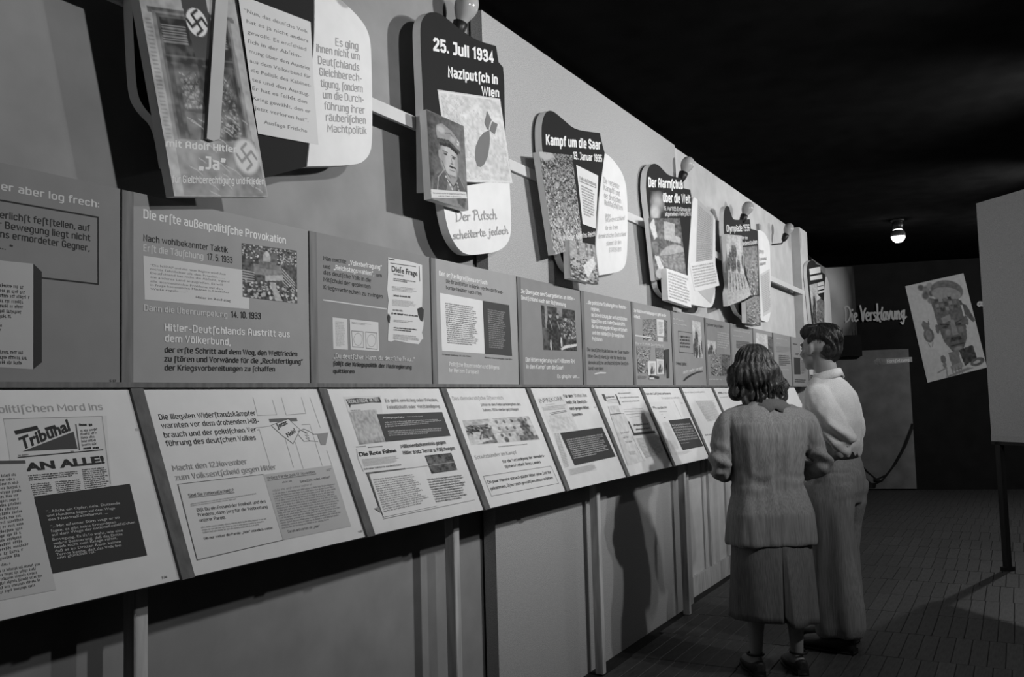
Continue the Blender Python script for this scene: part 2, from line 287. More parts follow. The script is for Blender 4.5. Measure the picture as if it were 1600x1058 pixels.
def paint(kind, W, H, seed=1):
    c = Cv(W, H)
    if kind == 'parliament':
        c.a[:] = .07; c.heads(.0, .3, .018, .022, 3, n=150, hi=.6); c.poly([(.2, .35), (.7, .32), (.72, .55), (.2, .55)], .2); c.poly([(.3, .1), (.62, .1), (.62, .3), (.3, .3)], .1)
        c.ell(.43, .22, .07, .12, .35); c.ell(.44, .14, .035, .05, .5); c.poly([(.3, .28), (.6, .28), (.62, .42), (.3, .42)], .15); c.poly([(.4, .55), (.72, .5), (.74, .6), (.4, .65)], .38)
        for k in range(5): c.line([(.0, .5+k*.05), (.2, .52+k*.045)], .008, .42); c.line([(.72, .38+k*.06), (.95, .62+k*.05)], .008, .4)
        c.heads(.68, .98, .025, .04, 5, n=90, hi=.55); c.poly([(.48, .66), (.56, .66), (.72, 1), (.58, 1)], .35); c.noise(30, .12, 2)
    elif kind == 'officers':
        c.a[:] = .05; c.noise(6, .06, 1)
        c.poly([(.1, 0), (.17, 0), (.17, .5), (.1, .5)], .22); c.poly([(.45, 0), (.6, 0), (.6, .2), (.45, .2)], .18)
        for x, y, q in [(.24, .2, .05), (.46, .2, .05), (.7, .24, .05), (.9, .3, .045)]:
            c.ell(x, y+.35, q*2.2, .36, .025); c.ell(x, y, q*.8, q*1.2, .3); c.ell(x, y-.045, q, q*.6, .02); c.line([(x-.02, y+.12), (x+.04, y+.3)], .008, .3)
        c.heads(.25, .7, .02, .03, 8, n=50, x0=.55, x1=1, hi=.4); c.poly([(.5, .95), (.62, .88), (1, .82), (1, .88), (.64, .95), (.52, 1)], .5); c.ell(.53, .8, .025, .12, .5); c.ell(.22, .88, .02, .12, .5)
        c.noise(25, .1, 2)
    elif kind in ('crowd', 'crowdlow', 'rally'):
        c.a[:] = {'crowd': .2, 'crowdlow': .16, 'rally': .3}[kind]; c.noise(5, .15, 1)
        c.heads(.1 if kind == 'crowd' else .35, 1, .03, .06, 4, n=60, hi=.5)
        if kind == 'rally':
            for x in (.25, .6, .8): c.poly([(x, .0), (x+.1, .02), (x+.1, .35), (x, .32)], .12); c.ell(x+.05, .15, .035, .03, .5)
            c.poly([(.45, .6), (.9, .3), (.95, .5), (.6, .9)], .55)
        c.noise(22, .2, 2)
    elif kind == 'crowdtall':
        c.a[:] = .2; n = c.noise(58, .5, 5); n = c.noise(24, .2, 6); c.a -= .1*(1-c.Y); c.ell(.18, .02, .22, .06, .35, soft=.5); c.ell(.4, .32, .07, .03, .3, soft=.6)
        r = np.random.RandomState(3)
        for k in range(260):
            y = r.rand()**.7; x = r.rand(); q = .008+.018*y; c.ell(x, y, q, q*W/H*1.2, .5*r.rand()+.05, soft=.4)
        for k in range(40):
            y = .7+.3*r.rand(); x = r.rand(); c.line([(x, y), (x-.05, y-.05)], .008, .5)
    elif kind in ('figures', 'blurfig', 'boats'):
        c.a[:] = .42; c.noise(6, .2, 1); r = np.random.RandomState(7)
        for k in range(9 if kind == 'figures' else 2):
            x = r.rand(); y = .25+.5*r.rand(); c.ell(x, y+.16, .1, .2, .05, soft=.4); c.ell(x, y-.05, .06, .05, .3 if kind == 'figures' else .08)
        if kind == 'boats':
            c.a[:] = .3+.08*c.Y
            for k in range(6): x = .12+.15*k; c.ell(x, .35, .02, .3, .05, ang=.05); c.line([(x, .3), (x, .02)], .008, .06)
        c.noise(20, .2, 2)
    elif kind in ('darkmix', 'darknews'):
        c.a[:] = .12; c.noise(8, .2, 1); c.noise(24, .15, 2); c.a *= .75
    elif kind in ('newsgrey', 'newslight', 'newsgreylight'):
        v, a = {'newsgrey': (.36, .22), 'newslight': (.5, .2), 'newsgreylight': (.5, .14)}[kind]; c.a[:] = v; c.noise(W*.5, a, 1, .6); c.noise(5, .1, 3)
        if kind == 'newsgrey': c.a -= .1*np.clip((c.Y-.8)*5, 0, 1)
    elif kind == 'streetfight':
        c.a[:] = .42; c.noise(14, .22, 1); c.poly([(0, .25), (.33, .2), (.36, 1), (.15, 1), (.2, .6), (.05, .55)], .14)
        c.heads(.25, .5, .022, .03, 2, n=26, x1=.33, hi=.5); c.poly([(.08, .5), (.2, .5), (.15, .75), (.08, .8)], .45); c.poly([(.03, .85), (.3, .75), (.32, .85), (.05, .98)], .5)
        c.line([(.14, .8), (.2, .5), (.26, .8)], .008, .05); c.poly([(.36, 0), (.42, 0), (.55, 1), (.36, 1)], .5)
        for i in range(5):
            for j in range(3): c.ell(.46+.115*i, .15+.28*j, .02, .08, .12)
        c.line([(.36, .6), (.7, .55)], .004, .1); c.ell(.5, .9, .035, .12, .1); c.ell(.86, .45, .06, .35, .1, soft=.5); c.poly([(.7, .75), (1, .8), (1, 1), (.7, 1)], .14); c.noise(40, .22, 2)
    elif kind == 'flagwindow':
        c.a[:] = .33; c.noise(8, .06, 1); c.noise(40, .06, 2); r = np.random.RandomState(4)
        c.poly([(.06, .25), (.94, .25), (.95, .27), (.06, .27)], .12); c.poly([(.10, .262), (.90, .262), (.93, .775), (.10, .775)], .2); c.poly([(.13, .272), (.87, .272), (.89, .77), (.13, .77)], .10); c.poly([(.16, .285), (.85, .285), (.87, .765), (.16, .765)], .028)
        for k in range(30): c.line([(.03, .3+k*.016), (.07, .3+k*.016)], .006, .2)
        for k in range(7): c.line([(.17, .315+k*.011), (.40, .315+k*.011)], .006, .26); c.line([(.68, .315+k*.011), (.82, .315+k*.011)], .006, .24)
        c.line([(.17, .435), (.85, .435)], .008, .09); c.line([(.2, .465), (.84, .465)], .008, .08)
        for (x0, x1) in ((.22, .46), (.54, .83)): c.poly([(x0, .47), (x1, .47), (x1, .765), (x0, .765)], .07); c.poly([(x0+.03, .49), (x1-.03, .49), (x1-.03, .64), (x0+.03, .64)], .09)
        for k in range(420):
            x = .26+.17*r.rand() if k % 2 else .57+.24*r.rand(); y = .50+(.14 if k % 2 else .25)*r.rand()**.8; c.ell(x, y, .004+.010*r.rand(), .005*r.rand()+.002, .08+.34*r.rand()**2, ang=r.rand()*3, soft=.9)
        for k in range(26): x = .26+.16*r.rand()+.32*(k % 2); y = .54+.1*r.rand(); c.line([(x, y), (x+.07*r.rand(), y-.03*r.rand()), (x+.05+.05*r.rand(), y-.05)], .004, .03)
        c.poly([(.25, .655), (.46, .66), (.47, .765), (.26, .765)], .12); c.poly([(.465, .46), (.51, .46), (.53, .77), (.475, .77)], .02)
        c.poly([(.1, .772), (.95, .765), (1, 1), (.1, 1)], .2); c.noise(26, .12, 9); c.noise(12, .16, 10)
        for k in range(26):
            x, y = .1+.8*r.rand(), .66+.33*r.rand(); L_ = .05+.14*r.rand(); c.line([(x, y), (x+L_*.6, y+L_*.12), (x+L_, y+L_*.3)], .003, .45)
        c.poly([(.36, 0), (.665, 0), (.69, .435), (.455, .43)], .045); c.noise(5, .02, 12)
        # flag disc and hooked cross
        k = W/H*1.0; cx, cy, rr = .535, .288, .108
        c.ell(cx, cy, rr, rr*.53, .6, ang=0, soft=.06)
        def pt(a, b): co_, si = math.cos(-.62), math.sin(-.62); return (cx+(a*co_-b*si)*rr*.66, cy+(a*si+b*co_)*rr*.62*.53)
        for A in ([(-1, -1), (-1, 0), (1, 0), (1, 1)], [(1, -1), (0, -1), (0, 1), (-1, 1)]): c.line([pt(*p) for p in A], .0125, .02)
        cx, cy, rr = .83, .83, .12
        c.ell(cx, cy, rr*1.15, rr*.62, .5, soft=.25)
        for A in ([(-1, -1), (-1, 0), (1, 0), (1, 1)], [(1, -1), (0, -1), (0, 1), (-1, 1)]): c.line([pt(*p) for p in A], .012, .2)
    elif kind == 'map':
        c.a[:] = .48; c.noise(7, .12, 1); c.noise(30, .2, 2); r = np.random.RandomState(2)
        for k in range(330):
            x, y = r.rand(), r.rand(); a = .7+.5*r.randn(); l = .01+.035*r.rand(); c.line([(x, y), (x+l*math.cos(a), y+l*math.sin(a))], .001, .2)
        for k in range(9):
            x, y = r.rand(), 0; P = []
            for j in range(12): P.append((x, y)); x += .08*r.randn(); y += .09
            c.line(P, .001, .22)
        c.line([(.02, .02), (.98, .02), (.98, .98), (.02, .98), (.02, .02)], .008, .55)
    elif kind == 'portrait':
        c.a[:] = .045; c.noise(5, .05, 1); c.a += .08*c.X; c.ell(.5, .96, .5, .34, .17, soft=.25); c.noise(12, .05, 3)
        c.poly([(.42, .56), (.70, .56), (.74, .76), (.5, .8)], .22)
        c.poly([(.08, .74), (.40, .6), (.47, .74), (.34, .95), (.05, .95)], .07); c.poly([(.66, .74), (.78, .62), (.98, .78), (.9, 1), (.7, .95)], .07); c.line([(.4, .6), (.22, .72), (.16, .92)], .008, .3); c.line([(.78, .63), (.93, .76)], .008, .22)
        for k in range(4): c.ell(.42+.05*k, .69+.04*k, .016, .014, .5); c.ell(.72+.02*k, .72+.04*k, .014, .012, .4)
        c.line([(.48, .72), (.6, .78), (.7, .73)], .012, .03); c.ell(.82, .86, .035, .022, .5)
        c.ell(.53, .45, .225, .2, .36, ang=.1, soft=.15); c.ell(.36, .47, .07, .13, .22, soft=1); c.ell(.72, .5, .05, .1, .28, soft=1); c.ell(.28, .45, .03, .05, .25); c.ell(.60, .62, .11, .045, .34, soft=.7)
        c.poly([(.22, .2), (.25, .12), (.4, .08), (.66, .13), (.86, .22), (.87, .3), (.84, .36), (.55, .27), (.26, .32)], .22); c.poly([(.24, .27), (.55, .245), (.85, .33), (.84, .365), (.55, .3), (.26, .325)], .05)
        c.poly([(.28, .31), (.56, .285), (.8, .35), (.78, .385), (.55, .33), (.3, .345)], .02); c.ell(.8, .24, .03, .03, .5); c.line([(.3, .2), (.6, .16), (.8, .24)], .01, .12); c.ell(.35, .16, .1, .04, .34, soft=.8); c.ell(.66, .22, .07, .03, .3, soft=.8)
        c.ell(.44, .425, .05, .014, .05); c.ell(.66, .44, .045, .013, .05); c.line([(.37, .398), (.5, .4)], .008, .03); c.line([(.6, .415), (.73, .425)], .008, .03); c.line([(.58, .43), (.61, .5), (.57, .515)], .007, .14); c.ell(.61, .515, .035, .01, .14)
        c.poly([(.50, .555), (.56, .535), (.62, .54), (.68, .54), (.73, .565), (.66, .56), (.6, .565)], .02); c.line([(.54, .592), (.67, .592)], .007, .07); c.ell(.6, .66, .1, .012, .14, soft=.8); c.line([(.34, .52), (.43, .63), (.55, .69)], .01, .1)
        c.noise(30, .05, 5)
    elif kind == 'smoke':
        c.a[:] = .012; c.ell(.5, .4, .35, .3, .3, soft=1.2); c.ell(.3, .8, .3, .25, .4, soft=.8); c.noise(5, .08, 1)
    elif kind == 'drum':
        c.a[:] = .1; c.noise(8, .1, 1); c.poly([(.45, .05), (.8, .1), (.75, .3), (.95, .35), (.92, .45), (.4, .35)], .35); c.ell(.62, .62, .42, .16, .3, ang=-.1); c.poly([(.2, .62), (1, .6), (1, .9), (.45, .85)], .14)
        for k in range(12): c.line([(.28, .6+k*.025), (.95, .66+k*.025)], .004, .3)
        c.poly([(.0, .1), (.15, 0), (.2, .3), (.1, .35)], .5); c.poly([(.05, .6), (.18, .62), (.35, .95), (.2, 1)], .5); c.ell(.15, .9, .12, .08, .35); c.noise(25, .15, 2)
    elif kind == 'poster':
        c.a[:] = .58; c.noise(4, .05, 1)
        for k, (x, y, r_) in enumerate([(.25, .05, .05), (.33, .08, .06), (.4, .05, .05), (.3, .14, .06), (.36, .2, .05), (.46, .08, .04), (.4, .13, .05)]): c.ell(x, y, r_, r_*.65, .12+.1*(k % 3), soft=.5)
        c.ell(.66, .14, .27, .11, .16, ang=.3); c.ell(.64, .17, .24, .07, .32, ang=.3); c.poly([(.4, .2), (.86, .27), (.86, .32), (.4, .24)], .08)
        c.poly([(.36, .18), (.82, .25), (.84, .5), (.8, .66), (.7, .76), (.52, .76), (.42, .64), (.38, .45)], .13)
        for k in range(5):
            for j in range(3): c.poly([(.42+.075*k, .2+.05*j), (.48+.075*k, .205+.05*j), (.475+.075*k, .24+.05*j), (.42+.075*k, .235+.05*j)], (.05, .3, .2)[(k+j) % 3])
        c.poly([(.46, .4), (.62, .38), (.62, .44), (.48, .46)], .3); c.ell(.5, .5, .05, .015, .04); c.ell(.72, .5, .05, .015, .04); c.line([(.43, .46), (.56, .485)], .01, .03); c.line([(.66, .485), (.78, .46)], .01, .03)
        c.poly([(.6, .44), (.66, .44), (.68, .6), (.58, .6)], .28); c.ell(.52, .56, .05, .03, .28, soft=.6); c.ell(.74, .56, .04, .03, .22, soft=.6); c.poly([(.55, .62), (.7, .62), (.72, .66), (.52, .66)], .04); c.line([(.52, .7), (.73, .7)], .01, .04); c.ell(.62, .74, .07, .02, .28, soft=.6)
        c.ell(.36, .5, .03, .05, .14); c.ell(.86, .48, .03, .05, .14); c.poly([(.86, .3), (.92, .33), (1, .5), (.96, .52), (.86, .42)], .1)
        c.poly([(.44, .76), (.62, .76), (.6, .95), (.46, .95)], .2); c.poly([(.62, .76), (.86, .74), (.88, .88), (.66, .93)], .05); c.ell(.87, .92, .12, .04, .12, ang=-.1); c.ell(.86, .92, .06, .015, .5, ang=-.1)
        c.ell(.2, .54, .085, .075, .14); c.ell(.2, .54, .05, .055, .24); c.poly([(.12, .42), (.16, .38), (.22, .42), (.26, .38), (.24, .48), (.14, .48)], .16); c.line([(.16, .62), (.18, .66)], .008, .3); c.line([(.24, .62), (.21, .66)], .008, .3)
        c.ell(.34, .81, .045, .04, .15); c.ell(.34, .87, .03, .03, .22); c.poly([(.42, .9), (.62, .88), (.64, .93), (.44, .95)], .3)
        for k in range(4): c.line([(.45+.05*k, .92), (.44+.05*k, .99)], .008, .2)
        c.line([(.2, .93), (.36, .9), (.34, .98)], .01, .25); c.poly([(.3, .99), (.7, .95), (.8, .97), (.4, 1)], .25); c.noise(34, .1, 3)
    return c.done()
def print_mesh(name, q, plane, kind, nx, ny, h, parent, gloss=.6, arr=None):
    a = paint(kind, nx, ny) if arr is None else arr; ny, nx = a.shape
    S, Tt = np.meshgrid(np.linspace(0, 1, nx), np.linspace(0, 1, ny)); P = bil(q, S, Tt).reshape(-1, 2)
    V = [plane.at(p[0], p[1], h) for p in P]
    Fc = [(j*nx+i, j*nx+nx+i, j*nx+nx+i+1, j*nx+i+1) for j in range(ny-1) for i in range(nx-1)]
    o = mesh(name, V, Fc, picmat(gloss), parent)
    at = o.data.color_attributes.new('print', 'FLOAT_COLOR', 'POINT'); g = a.reshape(-1); col = np.stack([g, g, g, np.ones_like(g)], 1).astype(np.float32)
    at.data.foreach_set('color', col.reshape(-1)); return o
def flat(name, V, Fc, plane, h, mt, parent): return mesh(name, [plane.at(p[0], p[1], h+(p[2] if len(p) > 2 else 0)) for p in V], Fc, mt, parent)
def ccw(P):
    P = [tuple(p) for p in P]; A = sum(a[0]*b[1]-b[0]*a[1] for a, b in zip(P, P[1:]+P[:1])); return P if A > 0 else P[::-1]
def inside(p, P):
    r = False
    for a, b in zip(P, P[1:]+P[:1]):
        if (a[1] > p[1]) != (b[1] > p[1]) and p[0] < (b[0]-a[0])*(p[1]-a[1])/(b[1]-a[1])+a[0]: r = not r
    return r
SHEETS = ('paper_sheet', 'typed_sheet', 'black_card', 'newspaper_page', 'dark_sheet', 'newspaper_strip', 'map_sheet', 'drawn_leaflet', 'sign_face')
def dress(items, plane, parent, h0=.0002, hold=None):
    # prints and lettering that sit on a sheet or a block become sub-parts of it
    h = h0; hold = list(hold or [])
    def owner(p):
        for P, o in reversed(hold):
            if inside(p, P): return o
        return parent
    def add(nm, tn, V, Fc):
        W = np.array([v[:2] for v in V]); flat(nm, V, Fc, plane, h+.0002, mat(tn, .8), owner(tuple(W.mean(0))))
    for it in items:
        k = it[0]
        if k == 'y': plane = plane.moved(it[1]); h = .0001
        elif k == 't': add(it[10], it[7], *(narrow_vf if it[10] == 'lettering' else text_vf)(it[1], it[2], it[3], it[4], it[5], it[6], it[8], it[9]))
        elif k == 'h': add(it[9], it[7], *hand_vf(it[1], it[2], it[3], it[4], it[5], it[6], it[8]))
        elif k == 'k': add(it[7], it[3], *strokes_vf(it[1], it[2], it[4], it[5], it[6]))
        elif k == 'l': add(it[4], it[3], *pen_vf(it[1], it[2]))
        elif k == 'q':
            h += .0004; P = ccw(it[1]); own = owner(tuple(np.mean(P, 0))); sh_ = it[3] in SHEETS
            if own is not parent and sh_ and it[3] not in ('drawn_leaflet',) and not any(o is own and o.name.split('.')[0].endswith('_block') for _, o in hold): own = parent
            o = flat(it[3], P, [tuple(range(len(P)))], plane, h, mat(it[2], .8), own)
            if sh_ and own is parent: hold.append((P, o))
        elif k == 'p': h += .0004; own = owner(tuple(np.mean(it[1], 0))); o = print_mesh(it[5], it[1], plane, it[2], it[3], it[4], h, own, .35 if it[2] == 'flagwindow' else .6); hold += [(ccw(it[1]), o)] if own is parent and it[5] == 'map_sheet' else []
def extrude(name, P, y0, y1, face, side, parent, thick_dir=1):
    P = ccw(P); n = len(P); V = [(p[0], y0, p[1]) for p in P]+[(p[0], y1, p[1]) for p in P]
    Fc = [tuple(range(n)), tuple(range(2*n-1, n-1, -1))]+[(i, n+i, n+(i+1) % n, (i+1) % n) for i in range(n)]
    return mesh(name, V, Fc, [face, side], parent, [0, 1]+[1]*n)
def roundpoly(P, k=3):
    # soften the gentle turns of an outline, keep its sharp corners
    P = [np.array(p, float) for p in P]
    for _ in range(2):
        out = []; n = len(P)
        for i in range(n):
            a, b, c = P[i-1], P[i], P[(i+1) % n]; u, v = b-a, c-b; cosv = (u @ v)/(np.hypot(*u)*np.hypot(*v)+1e-9)
            out += [b] if cosv < .55 else [b-u*.22, b+v*.22]
        P = out
    return [tuple(p) for p in P]

DATA=[
({'kind':'U','name':'info_panel','label':'grey panel with a quotation in a black outline box, leftmost above','cat':'panel','group':'grey text panels in the upper row','plane':'U','box':(.797,1.496,1.476,1.976),'tone':.19},[
 ('t','er aber log frech:',1.185,1.913,.25,.019,.01,.48,.02,0,'lettering'),
 ('l',[(1.125,1.89),(1.183,1.889),(1.432,1.891),(1.433,1.722),(1.284,1.722)],.004,.022,'ruled_line'),
 ('t','erlichſt feſtſtellen, auf',1.183,1.848,.226,.017,.015,.022,.02,0,'lettering'),
 ('t','r Bewegung liegt nicht',1.179,1.825,.232,.017,.01,.022,.02,0,'lettering'),
 ('t','ns ermordeter Gegner,',1.184,1.804,.225,.017,-.011,.022,.02,0,'lettering'),
 ('t','.... “',1.178,1.778,.036,.015,-.072,.022,.02,0,'lettering'),
 ('q',[(1.141,1.75),(1.263,1.753),(1.265,1.506),(1.144,1.511)],.36,'paper_sheet'),
 ('q',[(1.263,1.753),(1.284,1.736),(1.286,1.523),(1.265,1.506)],.03,'black_edge_strip'),
 ('k',[(1.142,1.699),(1.257,1.701),(1.255,1.62),(1.143,1.617)],7,.1,.9,3,.35,'small_print'),
 ('k',[(1.143,1.606),(1.252,1.608),(1.252,1.591),(1.143,1.588)],2,.12,.5,4,.35,'small_print'),
 ('k',[(1.144,1.549),(1.253,1.549),(1.253,1.513),(1.144,1.514)],3,.08,.9,5,.35,'small_print'),
 ('t','S 37',1.466,1.477,.018,.006,.005,.022,.01,0,'lettering'),
]),
({'kind':'U','name':'info_panel','label':'grey panel with several headings and a small photo of a crowded parliament','cat':'panel','group':'grey text panels in the upper row','plane':'U','box':(1.496,2.198,1.476,1.976),'tone':.27},[
 ('t','Die erſte außenpolitiſche Provokation',1.566,1.911,.53,.025,.009,.62,.03,0,'lettering'),
 ('t','Nach wohlbekannter Taktik',1.566,1.85,.291,.018,.021,.022,.02,0,'lettering'),
 ('t','Erſt die Täuſchung',1.566,1.823,.2,.019,.014,.48,.02,0,'lettering'),
 ('t','17. 5. 1933',1.78,1.826,.094,.02,.015,.022,.02,0,'lettering'),
 ('q',[(1.566,1.811),(1.939,1.813),(1.938,1.697),(1.57,1.695)],.5,'paper_sheet'),
 ('t','“Die NSDAP und das neue Regime wünſchen',1.588,1.786,.259,.006,.015,.12,.0,0,'typed_text'),
 ('t','nichts ſehnlicher als den Frieden.......',1.588,1.776,.255,.006,.009,.12,.0,0,'typed_text'),
 ('t','Deutſchland hat nicht die Abſicht, irgend',1.588,1.765,.273,.006,.017,.12,.0,0,'typed_text'),
 ('t','ein anderes Land anzugreifen. Es will',1.588,1.754,.247,.006,.014,.12,.0,0,'typed_text'),
 ('t','alle internationalen Probleme mit den',1.588,1.743,.247,.006,.01,.12,.0,0,'typed_text'),
 ('t','in Frage kommenden Mächten in friedlicher',1.588,1.733,.273,.006,.017,.12,.0,0,'typed_text'),
 ('t','Weiſe regeln.......”',1.588,1.722,.123,.006,.031,.12,.0,0,'typed_text'),
 ('t','Hitler im Reichstag',1.738,1.713,.127,.007,.001,.05,.0,0,'typed_text'),
 ('p',[(1.911,1.893),(2.144,1.901),(2.144,1.731),(1.913,1.732)],'parliament',90,88,'photo_print'),
 ('t','Dann die Überrumpelung',1.567,1.665,.285,.017,.003,.48,.02,0,'lettering'),
 ('t','14. 10. 1933',1.867,1.667,.118,.02,.023,.022,.02,0,'lettering'),
 ('t','Hitler-Deutſchlands Austritt aus',1.632,1.615,.476,.021,.011,.62,.03,0,'lettering'),
 ('t','dem Völkerbund,',1.633,1.586,.231,.021,-.003,.62,.03,0,'lettering'),
 ('t','der erſte Schritt auf dem Weg, den Weltfrieden',1.633,1.557,.508,.016,.01,.022,.02,0,'lettering'),
 ('t','zu ſtören und Vorwände für die „Rechtfertigung“',1.632,1.533,.534,.016,.009,.022,.02,0,'lettering'),
 ('t','der Kriegsvorbereitungen zu ſchaffen',1.633,1.509,.409,.016,.008,.022,.02,0,'lettering'),
]),
({'kind':'U','name':'info_panel','label':'grey panel with a torn newspaper strip at its right side and two small ballot sheets','cat':'panel','group':'grey text panels in the upper row','plane':'U','box':(2.198,2.89,1.476,1.976),'tone':.205},[
 ('t','Man machte',2.271,1.886,.116,.015,.021,.022,.015,0,'lettering'),
 ('t','„Volksbefragung“',2.399,1.886,.187,.017,.023,.62,.03,0,'lettering'),
 ('t','und',2.271,1.86,.034,.014,.003,.022,.015,0,'lettering'),
 ('t','„Reichstagswahlen“,',2.322,1.861,.218,.017,.007,.62,.03,0,'lettering'),
 ('t','um',2.552,1.862,.033,.014,.0,.022,.015,0,'lettering'),
 ('t','das deutſche Volk in die',2.271,1.839,.25,.015,-.005,.022,.015,0,'lettering'),
 ('t','Mitſchuld der geplanten',2.27,1.815,.248,.015,-.003,.022,.015,0,'lettering'),
 ('t','Kriegsverbrechen zu zwingen',2.27,1.789,.319,.015,-.011,.022,.015,0,'lettering'),
 ('l',[(2.269,1.753),(2.61,1.749)],.004,.5,'ruled_line'),
 ('q',[(2.312,1.698),(2.387,1.698),(2.389,1.592),(2.314,1.592)],.5,'paper_sheet'),
 ('k',[(2.326,1.686),(2.377,1.687),(2.378,1.6),(2.327,1.601)],16,.3,.9,7,.35,'small_print'),
 ('q',[(2.401,1.698),(2.559,1.697),(2.56,1.593),(2.403,1.593)],.5,'paper_sheet'),
 ('l',[(2.41,1.658),(2.472,1.658),(2.474,1.603),(2.413,1.603),(2.41,1.658)],.003,.2,'ruled_line'),
 ('l',[(2.485,1.658),(2.549,1.658),(2.55,1.599),(2.487,1.601),(2.485,1.658)],.003,.2,'ruled_line'),
 ('l',[(2.466,1.631),(2.464,1.623),(2.459,1.615),(2.451,1.61),(2.442,1.608),(2.434,1.61),(2.426,1.614),(2.422,1.621),(2.42,1.629),(2.422,1.637),(2.428,1.645),(2.435,1.65),(2.444,1.652),(2.453,1.65),(2.46,1.646),(2.465,1.639),(2.466,1.631)],.002,.25,'ruled_line'),
 ('l',[(2.541,1.63),(2.539,1.621),(2.534,1.614),(2.526,1.609),(2.516,1.607),(2.507,1.608),(2.5,1.613),(2.495,1.619),(2.493,1.628),(2.495,1.636),(2.501,1.644),(2.509,1.649),(2.518,1.651),(2.527,1.65),(2.535,1.645),(2.54,1.638),(2.541,1.629)],.002,.25,'ruled_line'),
 ('k',[(2.411,1.69),(2.551,1.688),(2.551,1.679),(2.411,1.682)],2,.25,.8,8,.35,'small_print'),
 ('q',[(2.623,1.94),(2.663,1.941),(2.753,1.942),(2.838,1.938),(2.837,1.83),(2.829,1.741),(2.841,1.716),(2.836,1.69),(2.827,1.674),(2.836,1.653),(2.822,1.644),(2.805,1.628),(2.732,1.63),(2.653,1.637),(2.631,1.63),(2.612,1.633),(2.619,1.702),(2.613,1.738),(2.62,1.78),(2.614,1.822),(2.621,1.883)],.52,'newspaper_strip'),
 ('q',[(2.62,1.735),(2.629,1.721),(2.625,1.696),(2.616,1.702),(2.611,1.72)],.04,'torn_corner'),
 ('q',[(2.799,1.764),(2.827,1.773),(2.843,1.764),(2.839,1.735),(2.832,1.716),(2.817,1.721),(2.804,1.739)],.04,'torn_corner'),
 ('t','Dieſe Frage',2.643,1.891,.163,.021,-.004,.04,.02,0,'headline'),
 ('k',[(2.654,1.886),(2.751,1.886),(2.751,1.877),(2.654,1.878)],1,.1,.8,9,.35,'small_print'),
 ('k',[(2.653,1.868),(2.805,1.87),(2.805,1.857),(2.653,1.856)],2,.06,.9,10,.5,'small_print'),
 ('k',[(2.643,1.837),(2.797,1.842),(2.796,1.823),(2.642,1.818)],4,.2,.95,11,.35,'small_print'),
 ('k',[(2.651,1.807),(2.796,1.811),(2.795,1.8),(2.651,1.797)],1,.08,.9,12,.5,'small_print'),
 ('k',[(2.643,1.788),(2.792,1.791),(2.791,1.766),(2.642,1.763)],5,.25,.95,13,.35,'small_print'),
 ('k',[(2.645,1.752),(2.746,1.754),(2.746,1.744),(2.644,1.743)],1,.1,.9,14,.35,'small_print'),
 ('k',[(2.636,1.739),(2.801,1.74),(2.8,1.731),(2.636,1.73)],1,.03,1,15,.6,'small_print'),
 ('k',[(2.648,1.713),(2.787,1.716),(2.787,1.705),(2.648,1.703)],2,.2,.9,16,.35,'small_print'),
 ('k',[(2.648,1.686),(2.802,1.687),(2.801,1.671),(2.647,1.671)],2,.05,.95,17,.5,'small_print'),
 ('k',[(2.644,1.659),(2.806,1.659),(2.803,1.633),(2.643,1.64)],4,.12,.95,18,.35,'small_print'),
 ('l',[(2.626,1.935),(2.66,1.935)],.004,.1,'ruled_line'),
 ('l',[(2.635,1.921),(2.795,1.926)],.003,.15,'ruled_line'),
 ('l',[(2.818,1.929),(2.82,1.873)],.003,.1,'ruled_line'),
 ('t','„Du deutſcher Mann, du deutſche Frau...“',2.313,1.561,.463,.016,-.0,.5,.02,0,'lettering'),
 ('t','ſollſt die Kriegspolitik der Naziregierung',2.312,1.537,.443,.015,-.011,.022,.015,0,'lettering'),
 ('t','quittieren',2.312,1.512,.108,.014,-.002,.022,.015,0,'lettering'),
]),
({'kind':'U','name':'info_panel','label':'pale grey panel with a white typed sheet beside a dark typed sheet','cat':'panel','group':'grey text panels in the upper row','plane':'U','box':(2.89,3.589,1.476,1.976),'tone':.29},[
 ('t','Der erſte Agreſſionsverſuch',2.956,1.91,.373,.019,-.003,.62,.03,0,'lettering'),
 ('t','Die Brandſtifter in Berlin werfen die Brand-',3.005,1.885,.459,.016,-.009,.022,.015,0,'lettering'),
 ('t','bombe hinüber nach Wien',3.004,1.859,.275,.016,-.005,.022,.015,0,'lettering'),
 ('q',[(2.958,1.84),(3.285,1.836),(3.293,1.607),(2.964,1.609)],.58,'paper_sheet'),
 ('q',[(3.285,1.836),(3.517,1.835),(3.531,1.605),(3.293,1.607)],.055,'dark_sheet'),
 ('k',[(2.995,1.805),(3.24,1.804),(3.237,1.637),(3.004,1.639)],20,.16,.95,21,.35,'small_print'),
 ('k',[(3.326,1.805),(3.484,1.802),(3.483,1.632),(3.331,1.633)],19,.33,.9,22,.35,'small_print'),
 ('t','(Wiener Zeitung, 25. Juli 1934)',2.968,1.591,.209,.006,-.007,.06,0,0,'lettering'),
 ('t','Berliner Nachtausgabe, Juli 1934',3.292,1.588,.238,.007,-.011,.06,0,0,'lettering'),
 ('t','Politiſche Bauernreden und Billigens',3.012,1.549,.399,.017,-.019,.62,.03,0,'lettering'),
 ('t','im Herzen Europas!',3.013,1.524,.222,.017,-.02,.62,.03,0,'lettering'),
]),
({'kind':'U','name':'info_panel','label':'grey panel with a dark photo of uniformed men between light captions','cat':'panel','group':'grey text panels in the upper row','plane':'U','box':(3.589,4.281,1.476,1.976),'tone':.21},[
 ('t','Die Übergabe des Saargebietes an Hitler-',3.628,1.901,.584,.02,.023,.62,.03,0,'lettering'),
 ('t','Deutſchland nach der Abſtimmung',3.634,1.871,.469,.02,.007,.62,.03,0,'lettering'),
